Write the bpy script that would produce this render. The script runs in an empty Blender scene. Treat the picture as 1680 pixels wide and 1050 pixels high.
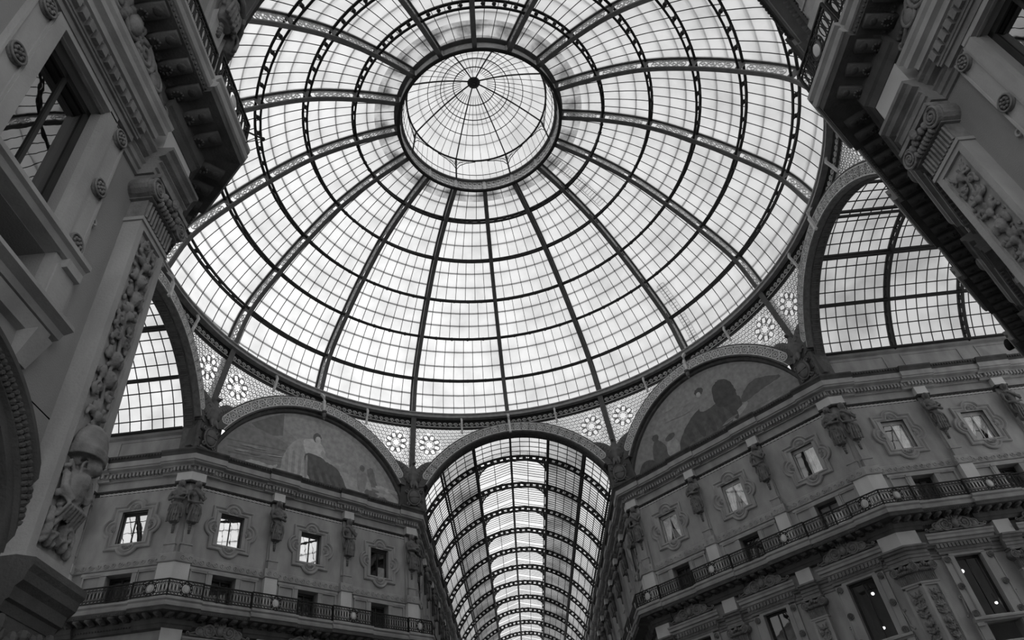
import bpy, bmesh, math, random
from math import sin, cos, pi, sqrt, atan2, hypot, radians as rad
from mathutils import Matrix, Vector
random.seed(7)
S = bpy.context.scene
COL = S.collection
T8 = math.tan(pi/8)
ORD = ['first', 'second', 'third', 'fourth', 'fifth', 'sixth', 'seventh', 'eighth', 'ninth', 'tenth']

# ------------------------------------------------------------------ mesh builder
class MB:
    def __init__(s): s.v = []; s.f = []
    def add(s, V, F):
        o = len(s.v); s.v += [tuple(p) for p in V]; s.f += [tuple(i+o for i in q) for q in F]; return s
    def box(s, x0, x1, y0, y1, z0, z1):
        return s.add([(x0,y0,z0),(x1,y0,z0),(x1,y1,z0),(x0,y1,z0),(x0,y0,z1),(x1,y0,z1),(x1,y1,z1),(x0,y1,z1)],
                     [(0,3,2,1),(4,5,6,7),(0,1,5,4),(1,2,6,5),(2,3,7,6),(3,0,4,7)])
    def taper(s, c, w0, w1, y0, y1, z0, z1, e0=None):
        e0 = y0 if e0 is None else e0
        return s.add([(c-w0,e0,z0),(c+w0,e0,z0),(c+w0,y1,z0),(c-w0,y1,z0),(c-w1,y0,z1),(c+w1,y0,z1),(c+w1,y1,z1),(c-w1,y1,z1)],
                     [(0,3,2,1),(4,5,6,7),(0,1,5,4),(1,2,6,5),(2,3,7,6),(3,0,4,7)])
    def prof(s, P, a, b, ka=0., kb=0., off=0.):
        """closed profile [(d,z)] (d = out of the wall) drawn along x, mitred at either end"""
        n = len(P); V = []
        for (d, z) in P: V.append((a-ka*(d+(off if d > 0.001 else 0)), -(d+(off if d > 0.001 else 0)), z))
        for (d, z) in P: V.append((b+kb*(d+(off if d > 0.001 else 0)), -(d+(off if d > 0.001 else 0)), z))
        F = [tuple(range(n)), tuple(range(2*n-1, n-1, -1))]
        F += [(i, n+i, n+(i+1) % n, (i+1) % n) for i in range(n)]
        return s.add(V, F)
    def tube(s, pts, r, n=6, closed=False, up=None, flat=1.0, rr=None):
        pts = [Vector(p) for p in pts]; m = len(pts); V = []; ref = Vector(up) if up else None
        for i, p in enumerate(pts):
            if closed: t = pts[(i+1) % m]-pts[i-1]
            else: t = pts[min(i+1, m-1)]-pts[max(i-1, 0)]
            if t.length < 1e-9: t = Vector((0, 0, 1))
            t.normalize()
            u = ref if ref is not None else (Vector((0, 0, 1)) if abs(t.z) < .9 else Vector((1, 0, 0)))
            a = t.cross(u)
            if a.length < 1e-6: a = t.cross(Vector((0, 1, 0.1)))
            a.normalize(); b = a.cross(t)
            q = rr[i] if rr else r
            for k in range(n):
                h = 2*pi*(k+.5)/n
                V.append(p+a*(cos(h)*q)+b*(sin(h)*q*flat))
        F = []
        for i in range(m if closed else m-1):
            j = (i+1) % m
            for k in range(n):
                l = (k+1) % n; F.append((i*n+k, i*n+l, j*n+l, j*n+k))
        if not closed: F += [tuple(range(n-1, -1, -1)), tuple((m-1)*n+k for k in range(n))]
        return s.add(V, F)
    def ell(s, c, r, nu=10, nv=7, M=None):
        c = Vector(c); V = []; F = []
        r = r if hasattr(r, '__len__') else (r, r, r)
        def P(x, y, z):
            q = Vector((x*r[0], y*r[1], z*r[2]))
            return c+(M @ q if M else q)
        V.append(P(0, 0, -1))
        for j in range(1, nv):
            a = -pi/2+pi*j/nv
            for i in range(nu):
                b = 2*pi*i/nu; V.append(P(cos(a)*cos(b), cos(a)*sin(b), sin(a)))
        V.append(P(0, 0, 1)); e = len(V)-1
        for i in range(nu):
            k = (i+1) % nu
            F.append((0, 1+k, 1+i)); F.append((e, e-nu+i, e-nu+k))
            for j in range(nv-2):
                F.append((1+j*nu+i, 1+j*nu+k, 1+(j+1)*nu+k, 1+(j+1)*nu+i))
        return s.add(V, F)
    def arcring(s, pts_in, pts_out, closed=False):
        """quad strip between two polylines"""
        n = len(pts_in)
        return s.add(list(pts_in)+list(pts_out), [(i, (i+1) % n, n+(i+1) % n, n+i) for i in range(n if closed else n-1)])
    def loft(s, rings, closed=True, cap0=False, cap1=False):
        n = len(rings[0]); V = [p for r in rings for p in r]; F = []
        for j in range(len(rings)-1):
            for i in range(n if closed else n-1):
                k = (i+1) % n; F.append((j*n+i, j*n+k, (j+1)*n+k, (j+1)*n+i))
        if cap0: F.append(tuple(range(n-1, -1, -1)))
        if cap1: F.append(tuple((len(rings)-1)*n+i for i in range(n)))
        return s.add(V, F)
    def disc(s, c, r, d0, d1, n=20, sx=1., sz=1.):
        """disc standing off a wall (axis y), front face at y=-d1"""
        A = [(c[0]+r*sx*cos(2*pi*i/n), -d0, c[1]+r*sz*sin(2*pi*i/n)) for i in range(n)]
        B = [(p[0], -d1, p[2]) for p in A]
        return s.loft([A, B], True, False, True)
    def torus(s, c, r, t, n=20, m=6, sx=1., sz=1., y=0.):
        return s.tube([(c[0]+r*sx*cos(2*pi*i/n), -y, c[1]+r*sz*sin(2*pi*i/n)) for i in range(n)], t, m, True, up=(0, 1, 0))
    def xf(s, M):
        s.v = [tuple(M @ Vector(p)) for p in s.v]; return s
    def join(s, o, M=None):
        return s.add([M @ Vector(p) for p in o.v] if M else o.v, o.f)

def mesh_of(name, mb, mat, smooth=False):
    me = bpy.data.meshes.new(name); me.from_pydata(mb.v, [], mb.f)
    if mat: me.materials.append(mat)
    if 'glazing' == name[-7:] or name in ('ridge_skylight', 'backing_glass'):
        b = bmesh.new(); b.from_mesh(me); bmesh.ops.remove_doubles(b, verts=b.verts, dist=1e-4); b.to_mesh(me); b.free()
    if smooth: me.polygons.foreach_set('use_smooth', [True]*len(me.polygons))
    me.update(); return me
def put(name, me, parent=None, M=None):
    o = bpy.data.objects.new(name, me); COL.objects.link(o)
    if parent: o.parent = parent
    if M is not None: o.matrix_local = M
    return o
def obj(name, mb, mat, parent=None, M=None, smooth=False):
    return put(name, mesh_of(name, mb, mat, smooth), parent, M)
def tag(o, label, cat, group=None, kind=None):
    o['label'] = label; o['category'] = cat
    if group: o['group'] = group
    if kind: o['kind'] = kind
    return o
def thing(name, label, cat, M=None, group=None, kind=None):
    o = bpy.data.objects.new(name, None); COL.objects.link(o); o.empty_display_size = .3
    if M is not None: o.matrix_local = M
    return tag(o, label, cat, group, kind)
def struct(name, mb, mat, label, cat, M=None, smooth=False):
    return tag(obj(name, mb, mat, None, M, smooth), label, cat, None, 'structure')
def Tr(x, y, z): return Matrix.Translation((x, y, z))
def remesh(mb, name, mat, voxel=.04, smooth_it=2):
    me = mesh_of(name+'_src', mb, None); o = bpy.data.objects.new(name+'_src', me); COL.objects.link(o)
    m = o.modifiers.new('r', 'REMESH'); m.mode = 'VOXEL'; m.voxel_size = voxel; m.use_smooth_shade = True
    if smooth_it:
        k = o.modifiers.new('s', 'SMOOTH'); k.iterations = smooth_it; k.factor = .5
    dg = bpy.context.evaluated_depsgraph_get(); dg.update()
    r = bpy.data.meshes.new_from_object(o.evaluated_get(dg)); r.name = name
    bpy.data.objects.remove(o); bpy.data.meshes.remove(me)
    r.materials.clear(); r.materials.append(mat); return r

# ------------------------------------------------------------------ materials
def nt(name):
    m = bpy.data.materials.new(name); m.use_nodes = True; t = m.node_tree; t.nodes.clear()
    out = t.nodes.new('ShaderNodeOutputMaterial'); return m, t, out
def stone(name, g, var=.18, scale=1.3, bump=.25, fine=22., rough=.85, streak=True):
    m, t, out = nt(name); N = t.nodes; L = t.links
    b = N.new('ShaderNodeBsdfPrincipled'); b.inputs['Roughness'].default_value = rough
    b.inputs['Specular IOR Level'].default_value = .25
    tc = N.new('ShaderNodeTexCoord'); mp = N.new('ShaderNodeMapping'); mp.inputs['Scale'].default_value = (1, 1, .45 if streak else 1)
    n1 = N.new('ShaderNodeTexNoise'); n1.inputs['Scale'].default_value = scale; n1.inputs['Detail'].default_value = 6
    n2 = N.new('ShaderNodeTexNoise'); n2.inputs['Scale'].default_value = fine; n2.inputs['Detail'].default_value = 3
    r = N.new('ShaderNodeValToRGB')
    lo, hi = g*(1-var), g*(1+var)
    r.color_ramp.elements[0].position = .3; r.color_ramp.elements[0].color = (lo, lo, lo, 1)
    r.color_ramp.elements[1].position = .7; r.color_ramp.elements[1].color = (hi, hi, hi, 1)
    bp = N.new('ShaderNodeBump'); bp.inputs['Strength'].default_value = bump; bp.inputs['Distance'].default_value = .03
    L.new(tc.outputs['Object'], mp.inputs[0]); L.new(mp.outputs[0], n1.inputs['Vector']); L.new(tc.outputs['Object'], n2.inputs['Vector'])
    L.new(n1.outputs[0], r.inputs[0]); L.new(r.outputs[0], b.inputs['Base Color'])
    L.new(n2.outputs[0], bp.inputs['Height']); L.new(bp.outputs[0], b.inputs['Normal'])
    L.new(b.outputs[0], out.inputs[0]); return m
def plain(name, g, rough=.5, spec=.4, metal=0.):
    m, t, out = nt(name); N = t.nodes; L = t.links
    b = N.new('ShaderNodeBsdfPrincipled'); b.inputs['Roughness'].default_value = rough; b.inputs['Metallic'].default_value = metal
    b.inputs['Specular IOR Level'].default_value = spec
    tc = N.new('ShaderNodeTexCoord'); n1 = N.new('ShaderNodeTexNoise'); n1.inputs['Scale'].default_value = 3.
    r = N.new('ShaderNodeValToRGB')
    for e, k, p in ((0, .85, .35), (1, 1.15, .65)):
        r.color_ramp.elements[e].position = p; r.color_ramp.elements[e].color = (g*k, g*k, g*k, 1)
    L.new(tc.outputs['Object'], n1.inputs['Vector']); L.new(n1.outputs[0], r.inputs[0]); L.new(r.outputs[0], b.inputs['Base Color'])
    L.new(b.outputs[0], out.inputs[0]); return m
def sheet_glass(name, trans, frost, dirt=.12, scale=.6):
    """roof glazing: part clear, part frosted, soot in patches"""
    m, t, out = nt(name); N = t.nodes; L = t.links
    tp = N.new('ShaderNodeBsdfTransparent'); tl = N.new('ShaderNodeBsdfTranslucent'); df = N.new('ShaderNodeBsdfDiffuse')
    df.inputs['Color'].default_value = (.3, .3, .3, 1)
    tc = N.new('ShaderNodeTexCoord'); n1 = N.new('ShaderNodeTexNoise'); n1.inputs['Scale'].default_value = scale; n1.inputs['Detail'].default_value = 5
    r = N.new('ShaderNodeValToRGB'); a = 1-dirt*2.2; r.color_ramp.elements[0].position = .3; r.color_ramp.elements[1].position = .6
    r.color_ramp.elements[0].color = (a, a, a, 1); r.color_ramp.elements[1].color = (1, 1, 1, 1)
    L.new(tc.outputs['Object'], n1.inputs['Vector']); L.new(n1.outputs[0], r.inputs[0])
    def mul(v):
        q = N.new('ShaderNodeMixRGB'); q.blend_type = 'MULTIPLY'; q.inputs[0].default_value = 1; q.inputs[2].default_value = (v, v, v, 1)
        L.new(r.outputs[0], q.inputs[1]); return q.outputs[0]
    L.new(mul(trans*2), tp.inputs['Color']); L.new(mul(frost*2), tl.inputs['Color'])
    mx = N.new('ShaderNodeMixShader'); mx.inputs[0].default_value = .5
    L.new(tp.outputs[0], mx.inputs[1]); L.new(tl.outputs[0], mx.inputs[2]); L.new(mx.outputs[0], out.inputs[0]); return m
def window_glass(name, refl, tint=.25):
    m, t, out = nt(name); N = t.nodes; L = t.links
    g = N.new('ShaderNodeBsdfGlossy'); g.inputs['Roughness'].default_value = .01; g.inputs['Color'].default_value = (.95, .95, .95, 1)
    tp = N.new('ShaderNodeBsdfTransparent'); tp.inputs['Color'].default_value = (tint, tint, tint, 1)
    tc = N.new('ShaderNodeTexCoord'); n = N.new('ShaderNodeTexNoise'); n.inputs['Scale'].default_value = 1.6
    bp = N.new('ShaderNodeBump'); bp.inputs['Strength'].default_value = .012; bp.inputs['Distance'].default_value = .1
    L.new(tc.outputs['Object'], n.inputs['Vector']); L.new(n.outputs[0], bp.inputs['Height']); L.new(bp.outputs[0], g.inputs['Normal'])
    mx = N.new('ShaderNodeMixShader'); mx.inputs[0].default_value = refl
    L.new(tp.outputs[0], mx.inputs[1]); L.new(g.outputs[0], mx.inputs[2]); L.new(mx.outputs[0], out.inputs[0]); return m
def glow(name, v):
    m, t, out = nt(name); e = t.nodes.new('ShaderNodeEmission'); e.inputs['Strength'].default_value = v
    t.links.new(e.outputs[0], out.inputs[0]); return m

M_WALL = stone('plaster', .33, .22); M_LIGHT = stone('pale_stone', .6, .1); M_TRIM = stone('moulding_stone', .34, .25)
M_DARK = stone('dark_stone', .08, .3, 2., .4); M_MID = stone('shaded_moulding', .2, .3, 2., .4); M_SOFF = stone('shaded_corbel', .1, .3, 2., .4); M_CARVE = stone('carved_stone', .2, .35, 4., .4, 30., streak=False)  # darkest stone is one dark tone; moulding and corbel tones carry painted shade
M_STAT = stone('statue_stone', .15, .35, 3., .3, 20., streak=False); M_NEAR = stone('near_plaster', .27, .15, .9, .3, 40.)
M_SCR = plain('painted_pattern', .62, .7); M_IRON = plain('dark_iron', .022, .6, .2); M_IRON2 = plain('grey_iron', .1, .5, .4)
M_IRON3 = plain('pale_iron', .6, .5, .4); M_RING = plain('ring_iron', .3, .5, .4); M_BRONZE = plain('bronze', .1, .45, .5); M_BLACK = plain('black', .012, .8, .1)
M_BAND = stone('patterned_band', .12, .25, 5., .3, 30., streak=False); M_CURT = plain('curtain_cloth', .9, .9, .1)
M_SASH = plain('sash_paint', .5, .6); M_SASHD = plain('dark_sash', .03, .6)
G_DOME = sheet_glass('dome_glass', .40, .46, .10, .5); G_VAULT = sheet_glass('vault_glass', .34, .44, .15, .35)
G_CLEAR = sheet_glass('clear_glass', .44, .46, .08, .4); G_SIDE = sheet_glass('side_glass', .36, .44, .2, .3); G_INNER = sheet_glass('dark_inner_glass', .2, .26, .3, .35)  # inner vault panels get a glass of lower transmission
G_REFL = window_glass('reflecting_pane', .88); G_PANE = window_glass('dim_pane', .2, .95); G_DIM = window_glass('dark_pane', .12, .6); G_NEAR = window_glass('near_pane', .26, .3)
M_FLOOR = stone('floor_marble', .06, .3, .8, .05)
E_LAMP = glow('lamp_glow', 3.)

# ------------------------------------------------------------------ frames of the walls: x along, y into, z up
def wallM(ox, oy, ang): return Matrix.Translation((ox, oy, 0)) @ Matrix.Rotation(ang, 4, 'Z')
DW, HW = 17.9, 7.4                       # diagonal wall distance, half width of the arms
CO = DW*sqrt(2)-HW                       # where a diagonal wall meets an arm
SC = (CO-HW)/sqrt(2)                     # half length of a diagonal wall
def diagM(a): return wallM(DW*cos(rad(a)), DW*sin(rad(a)), rad(a-90))
MW = {'nw': diagM(135), 'ne': diagM(45), 'se': diagM(-45), 'sw': diagM(225),
      'e': wallM(0, HW, 0), 'w': wallM(0, HW, 0),
      'nl': wallM(-HW, 0, pi/2), 'nr': wallM(HW, 0, -pi/2), 'sl': wallM(-HW, 0, pi/2), 'sr': wallM(HW, 0, -pi/2)}
WHERE = {'nw': 'wall under the left painted lunette', 'ne': 'wall under the right painted lunette',
         'se': 'near right diagonal wall', 'sw': 'near left diagonal wall', 'e': 'wall of the right arm', 'w': 'wall of the left arm',
         'nl': 'left wall of the far arm', 'nr': 'right wall of the far arm', 'sl': 'near left wall', 'sr': 'near right wall'}
# extents along x, mitre at each end, piers, windows
P0 = 23.2; PITCH = 4.65
NB = 9
def armp(sign, n): return [sign*(P0+PITCH*i) for i in range(n)]
WALLS = {
 'nw': dict(a=-SC, b=SC, ka=T8, kb=T8, piers=[-2.36, 2.36], win=[-4.83, .02, 4.83], corner=[-7.2, 7.2]),
 'ne': dict(a=-SC, b=SC, ka=T8, kb=T8, piers=[-2.36, 2.36], win=[-4.86, 0., 4.86], corner=[-7.2, 7.2]),
 'se': dict(a=-SC, b=SC, ka=T8, kb=T8, piers=[-2.36, 2.36], win=[0., 4.86], corner=[-7.2, 7.2]),
 'sw': dict(a=-SC, b=SC, ka=T8, kb=T8, piers=[-2.36, 2.36], win=[], corner=[-7.2, 7.2]),
 'e': dict(a=CO, b=34.5, ka=T8, kb=0, piers=armp(1, 3), win=[20.78, 25.45], corner=[CO+.36]),
 'w': dict(a=-34.5, b=-CO, ka=0, kb=T8, piers=armp(-1, 1), win=[-20.5], corner=[-CO-.36]),
 'nl': dict(a=CO, b=CO+47, ka=T8, kb=0, piers=armp(1, NB), win=[20.7], corner=[CO+.36]),
 'nr': dict(a=-CO-47, b=-CO, ka=0, kb=T8, piers=armp(-1, NB), win=[-20.7], corner=[-CO-.36]),
 'sl': dict(a=-26.5, b=-CO, ka=0, kb=T8, piers=[-23.05], win=[-20.74], corner=[-CO-.36]),
 'sr': dict(a=CO, b=26.5, ka=T8, kb=0, piers=[23.05], win=[20.74], corner=[CO+.36]),
}
LOWER = ('nw', 'ne', 'e', 'sl', 'sr', 'sw', 'se')

# ------------------------------------------------------------------ setting: floor, walls
fl = MB()
fl.box(-HW-3, HW+3, -60, 95, -.3, 0); fl.box(-45, -HW-3, -HW-3, HW+3, -.3, 0); fl.box(HW+3, 45, -HW-3, HW+3, -.3, 0)
oc = [(sqrt(2)*0+sx, sy) for sx, sy in ((HW, CO), (CO, HW), (CO, -HW), (HW, -CO), (-HW, -CO), (-CO, -HW), (-CO, HW), (-HW, CO))]
fl.add([(x*1.12, y*1.12, -.02) for x, y in oc], [tuple(range(7, -1, -1))])
struct('floor', fl, M_FLOOR, 'grey marble floor of the octagon and its arms', 'floor')

def wall_mesh(w, holes, z1=22.7, depth=2.4):
    """front face with reveals round the holes, and a closed box of dark rooms behind"""
    a, b = w['a'], w['b']; mb = MB()
    xs = sorted(set([a, b]+[h[0] for h in holes]+[h[1] for h in holes])); zs = sorted(set([0., z1]+[h[2] for h in holes]+[h[3] for h in holes]))
    for i in range(len(xs)-1):
        for j in range(len(zs)-1):
            cx, cz = (xs[i]+xs[i+1])/2, (zs[j]+zs[j+1])/2
            if any(h[0] < cx < h[1] and h[2] < cz < h[3] for h in holes): continue
            mb.add([(xs[i], 0, zs[j]), (xs[i+1], 0, zs[j]), (xs[i+1], 0, zs[j+1]), (xs[i], 0, zs[j+1])], [(0, 1, 2, 3)])
    for (x0, x1, z0, z2) in holes:
        D = .5
        mb.add([(x0, 0, z0), (x0, D, z0), (x0, D, z2), (x0, 0, z2)], [(0, 1, 2, 3)]); mb.add([(x1, 0, z0), (x1, D, z0), (x1, D, z2), (x1, 0, z2)], [(3, 2, 1, 0)])
        mb.add([(x0, 0, z0), (x1, 0, z0), (x1, D, z0), (x0, D, z0)], [(0, 1, 2, 3)]); mb.add([(x0, 0, z2), (x1, 0, z2), (x1, D, z2), (x0, D, z2)], [(3, 2, 1, 0)])
    d = depth; i0, i1 = a+.6*(w['ka'] > 0)*0, b
    mb.add([(a, d, 0), (b, d, 0), (b, d, z1), (a, d, z1)], [(3, 2, 1, 0)])
    mb.add([(a, 0, z1), (b, 0, z1), (b, d, z1), (a, d, z1)], [(0, 1, 2, 3)])
    for e in (a, b): mb.add([(e, 0, 0), (e, d, 0), (e, d, z1), (e, 0, z1)], [(0, 1, 2, 3)])
    return mb
WN = {'nw': 'wall_north_west', 'ne': 'wall_north_east', 'se': 'wall_south_east', 'sw': 'wall_south_west', 'e': 'wall_east_arm', 'w': 'wall_west_arm',
      'nl': 'wall_north_arm_left', 'nr': 'wall_north_arm_right', 'sl': 'wall_south_arm_left', 'sr': 'wall_south_arm_right'}
UW = (-.66, .66, 18.03, 19.77)          # upper window opening
DO = (-.63, .63, 14.62, 16.38)          # balcony door opening
LW = (-.69, .69, 9.22, 12.08)           # lower window opening
ARCH = (-20.75, 5.0, 2.5)
for k, w in WALLS.items():
    holes = []
    for x in w['win']:
        holes.append((x+UW[0], x+UW[1], UW[2], UW[3]))
        if k not in ('sl', 'sr', 'se', 'sw'): holes.append((x+DO[0], x+DO[1], DO[2], DO[3]))
        if k in LOWER and not (k == 'nw' and x > 4):
            holes.append((x+LW[0], x+LW[1], LW[2], LW[3]))
            if k in ('ne', 'e', 'sr', 'sl'): holes.append((x-.84, x+.84, 8.18, 8.97))
    if k == 'sl': holes.append((ARCH[0]-2.1, ARCH[0]+2.1, 0, 7.1))
    struct(WN[k], wall_mesh(w, holes), M_NEAR if k in ('sl', 'sr') else M_WALL, 'plastered stone '+WHERE[k], 'wall', MW[k])
# far sides of the arms that face away, plain
for nm, M, a, b in (('wall_east_arm_far', wallM(0, -HW, pi), -34.5, -CO), ('wall_west_arm_far', wallM(0, -HW, pi), CO, 34.5)):
    mb = MB(); mb.box(a, b, 0, 1, 0, 22.7)
    struct(nm, mb, M_WALL, 'plain plastered '+('right' if 'east' in nm else 'left')+' arm wall turned away from the camera', 'wall', M)

# ------------------------------------------------------------------ mouldings of the facades
def spiral(mb, cx, cz, r, t0, turns, w, d, sg=1, n=22):
    pts = [(cx+r*(1-.82*i/n)*cos(t0+sg*turns*2*pi*i/n), -d, cz+r*(1-.82*i/n)*sin(t0+sg*turns*2*pi*i/n)) for i in range(n+1)]
    mb.tube(pts, w, 5, up=(0, 1, 0)); return pts[0]
CORN = [(0, 21.56), (.12, 21.58), (.12, 21.63), (.2, 21.66), (.16, 21.68), (.16, 21.9), (.3, 21.92), (.34, 22.0), (.6, 22.03), (.63, 22.1), (.7, 22.12), (.7, 22.42), (0, 22.42)]
CYMA = [(0, 22.42), (.68, 22.42), (.72, 22.5), (.76, 22.56), (.84, 22.64), (.84, 22.72), (0, 22.74)]
STRG = [(0, 20.98), (.07, 21.), (.1, 21.08), (.05, 21.11), (0, 21.12)]
BAND = [(0, 16.63), (.1, 16.64), (.13, 16.68), (.06, 16.7), (.06, 17.1), (.04, 17.13), (0, 17.14)]
CORB = [(0, 13.46), (.2, 13.48), (.27, 13.62), (.33, 13.66), (.36, 13.95), (.5, 14.0), (.98, 14.04), (1.0, 14.2), (0, 14.2)]
SLAB = [(0, 14.2), (1.02, 14.2), (1.06, 14.22), (1.09, 14.34), (1.03, 14.36), (1.01, 14.44), (1.1, 14.5), (1.1, 14.6), (0, 14.62)]
ARCT = [(0, 12.04), (.05, 12.05), (.05, 12.16), (.09, 12.18), (.09, 12.3), (.14, 12.34), (.14, 12.36), (.05, 12.38), (.05, 12.5), (.16, 12.54), (.2, 12.62), (.27, 12.66), (.27, 12.74), (0, 12.8)]
def intervals(w, half, cl):
    """(from, to, ka, kb) of the stretches that stand forward at piers and corners"""
    out = [(p-half, p+half, 0, 0) for p in w['piers']]
    if w['ka']: out.append((w['a'], w['a']+cl, w['ka'], 0))
    if w['kb']: out.append((w['b']-cl, w['b'], 0, w['kb']))
    return out
def run(w, P, half, cl, off):
    mb = MB(); mb.prof(P, w['a'], w['b'], w['ka'], w['kb'])
    if off:
        for (a, b, ka, kb) in intervals(w, half, cl): mb.prof(P, a, b, ka, kb, off)
    return mb
tn = 0
def trim(mb, mat, label, M, smooth=False):
    global tn; tn += 1
    return struct('trim_%d' % tn, mb, mat, label, 'moulding', M, smooth)
for k, w in WALLS.items():
    M = MW[k]; W = WHERE[k]
    mb = run(w, CORN, .95, 1.5, .11)
    x = w['a']-.1
    segs = intervals(w, .62, 1.0)
    while x < w['b']+.1:                                            # dentils
        f = any(a-.05 <= x <= b+.05 for a, b, _, _ in segs)
        d = .46 if f else .35
        mb.box(x, x+.11, -d, -.1, 21.7, 21.9); x += .2
    trim(mb, M_TRIM, 'main cornice with dentils crowning the '+W, M)
    mb = run(w, CYMA, .95, 1.5, .11); x = w['a']+.1
    while x < w['b']-.1: mb.ell((x, -.82, 22.6), (.05, .05, .08), 6, 4); x += .16
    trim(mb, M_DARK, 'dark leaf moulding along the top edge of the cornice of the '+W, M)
    mb = run(w, BAND, .4, .75, .25)
    if k in ('nw', 'ne', 'e', 'w'):
        x = w['a']+.25; i = 0
        while x < w['b']-.2:
            spiral(mb, x, 16.9, .15, pi*(i % 2), 1.3, .026, .31 if any(abs(x-p) < .42 for p in w['piers']) or abs(x-w['a']) < .75 and w['ka'] or abs(x-w['b']) < .75 and w['kb'] else .07, 1 if i % 2 else -1, 12); x += .36; i += 1
    trim(mb, M_TRIM, 'carved frieze course above the balcony doors of the '+W, M)
    mb = run(w, STRG, .36, .7, .25)
    x = w['a']+.1
    while x < w['b']-.1: mb.ell((x, -.1, 21.04), (.035, .04, .04), 6, 4); x += .12
    mb.box(w['a'], w['b'], -.008, 0, 20.8, 20.98)
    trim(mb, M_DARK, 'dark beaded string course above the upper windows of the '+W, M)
    mb = MB(); x = w['a']+.1; i = 0                                   # checker band of pale bow ties
    while x < w['b']-.2:
        if not any(abs(x+.1-p) < .42 for p in w['piers']+w['corner']):
            c = x+.12
            mb.add([(c-.11, -.012, 20.81), (c-.02, -.012, 20.89), (c-.11, -.012, 20.97)], [(0, 1, 2)])
            mb.add([(c+.11, -.012, 20.81), (c+.02, -.012, 20.89), (c+.11, -.012, 20.97)], [(2, 1, 0)])
            mb.box(c-.035, c+.035, -.014, 0, 20.855, 20.925)
        x += .24
    mb.box(w['a'], w['b'], -.006, 0, 20.79, 20.805)
    trim(mb, M_LIGHT, 'pale checkered inlay band high on the '+W, M)
    if k in LOWER:
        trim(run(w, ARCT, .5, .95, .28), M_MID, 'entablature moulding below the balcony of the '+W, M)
    # pale blocks of the piers
    mb = MB(); dk = MB()
    for p in w['piers']:
        mb.box(p-.34, p+.34, -.3, 0, 21.12, 21.6); mb.box(p-.36, p+.36, -.3, 0, 14.62, 16.63)
        dk.box(p-.3, p+.3, -.1, 0, 17.1, 21.0)
        if k in LOWER: mb.box(p-.42, p+.42, -.3, 0, 12.78, 13.48)
    for (a, b, ka, kb) in ([(w['a'], w['a']+.68, w['ka'], 0)] if w['ka'] else [])+([(w['b']-.68, w['b'], 0, w['kb'])] if w['kb'] else []):
        R4 = lambda z0, z1, d: [(0, z0), (d, z0), (d, z1), (0, z1)]
        mb.prof(R4(21.12, 21.6, .3), a, b, ka, kb); mb.prof(R4(14.62, 16.63, .3), a, b, ka, kb); dk.prof(R4(17.1, 21., .12), a, b, ka, kb)
        if k in LOWER: mb.prof(R4(12.78, 13.48, .3), a-(.2 if kb else 0), b+(.2 if ka else 0), ka, kb)
    trim(mb, M_LIGHT, 'pale stone pier blocks set in the '+W, M)
    trim(dk, M_WALL, 'flat pier strips behind the statues on the '+W, M)

# ------------------------------------------------------------------ balconies with iron railing
def rail_panel(L, med):
    """one railing length, x from 0 to L, z from 0 to .84; returns iron, and medallion or None"""
    mb = MB(); mb.box(0, L, -.03, .03, .79, .84); mb.box(0, L, -.015, .015, .66, .69); mb.box(0, L, -.02, .02, .06, .1); mb.box(0, L, -.012, .012, .2, .225)
    mb.box(-.02, .03, -.025, .025, 0, .84); mb.box(L-.03, L+.02, -.025, .025, 0, .84)
    a, b = (0, L)
    gap = (L/2-.34, L/2+.34) if med else (9e9, 9e9)
    n = max(1, int(L/.165)); st = L/n
    for i in range(n):
        x = (i+.5)*st
        if gap[0] < x < gap[1]: continue
        mb.tube([(x+.058*cos(t), 0, .44+.2*sin(t)) for t in [2*pi*q/10 for q in range(10)]], .013, 4, True, up=(0, 1, 0))
        mb.tube([(x+.05*cos(t), 0, .735+.045*sin(t)) for t in [2*pi*q/8 for q in range(8)]], .011, 4, True, up=(0, 1, 0))
        mb.tube([(x+.06*cos(t), 0, .15+.045*sin(t)) for t in [2*pi*q/8 for q in range(8)]], .011, 4, True, up=(0, 1, 0))
        mb.box(x+st/2-.011, x+st/2+.011, -.011, .011, .1, .8)
    md = None
    if med:
        c = L/2
        for r in (.3, .22):
            mb.tube([(c+r*cos(t), 0, .43+r*1.12*sin(t)) for t in [2*pi*q/18 for q in range(18)]], .022, 5, True, up=(0, 1, 0))
        for q in range(10):
            t = 2*pi*q/10; mb.ell((c+.26*cos(t), 0, .43+.29*sin(t)), (.045, .03, .045), 6, 4)
        for sx in (-1, 1):
            for sz in (.16, .7): mb.torus((c+sx*.29, sz), .07, .016, 10, 4)
        md = MB(); md.ell((c, 0, .43), (.13, .03, .17), 12, 8)
    return mb, md
_rp = {}
def rail_mesh(L, med):
    key = (round(L, 2), med)
    if key not in _rp:
        a, b = rail_panel(L, med)
        _rp[key] = (mesh_of('railing_panel', a, M_IRON), mesh_of('medallion', b, M_IRON3, True) if b else None)
    return _rp[key]
modil = MB(); modil.loft([[(-.14, -.36, 14.0), (.14, -.36, 14.0), (.14, -.36, 13.84), (-.14, -.36, 13.84)], [(-.14, -.6, 14.02), (.14, -.6, 14.02), (.14, -.6, 13.9), (-.14, -.6, 13.9)],
                          [(-.13, -.94, 14.04), (.13, -.94, 14.04), (.13, -.94, 13.93), (-.13, -.94, 13.93)]], True, True, True)
for i in range(12):
    h = 2*pi*i/9; modil.ell((.0+.09*cos(h)*(1-i*.03), -.52+.1*sin(h), 13.88), (.03, .03, .03), 6, 4)
modil.ell((0, -.8, 13.92), (.1, .09, .03), 8, 5)
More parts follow.
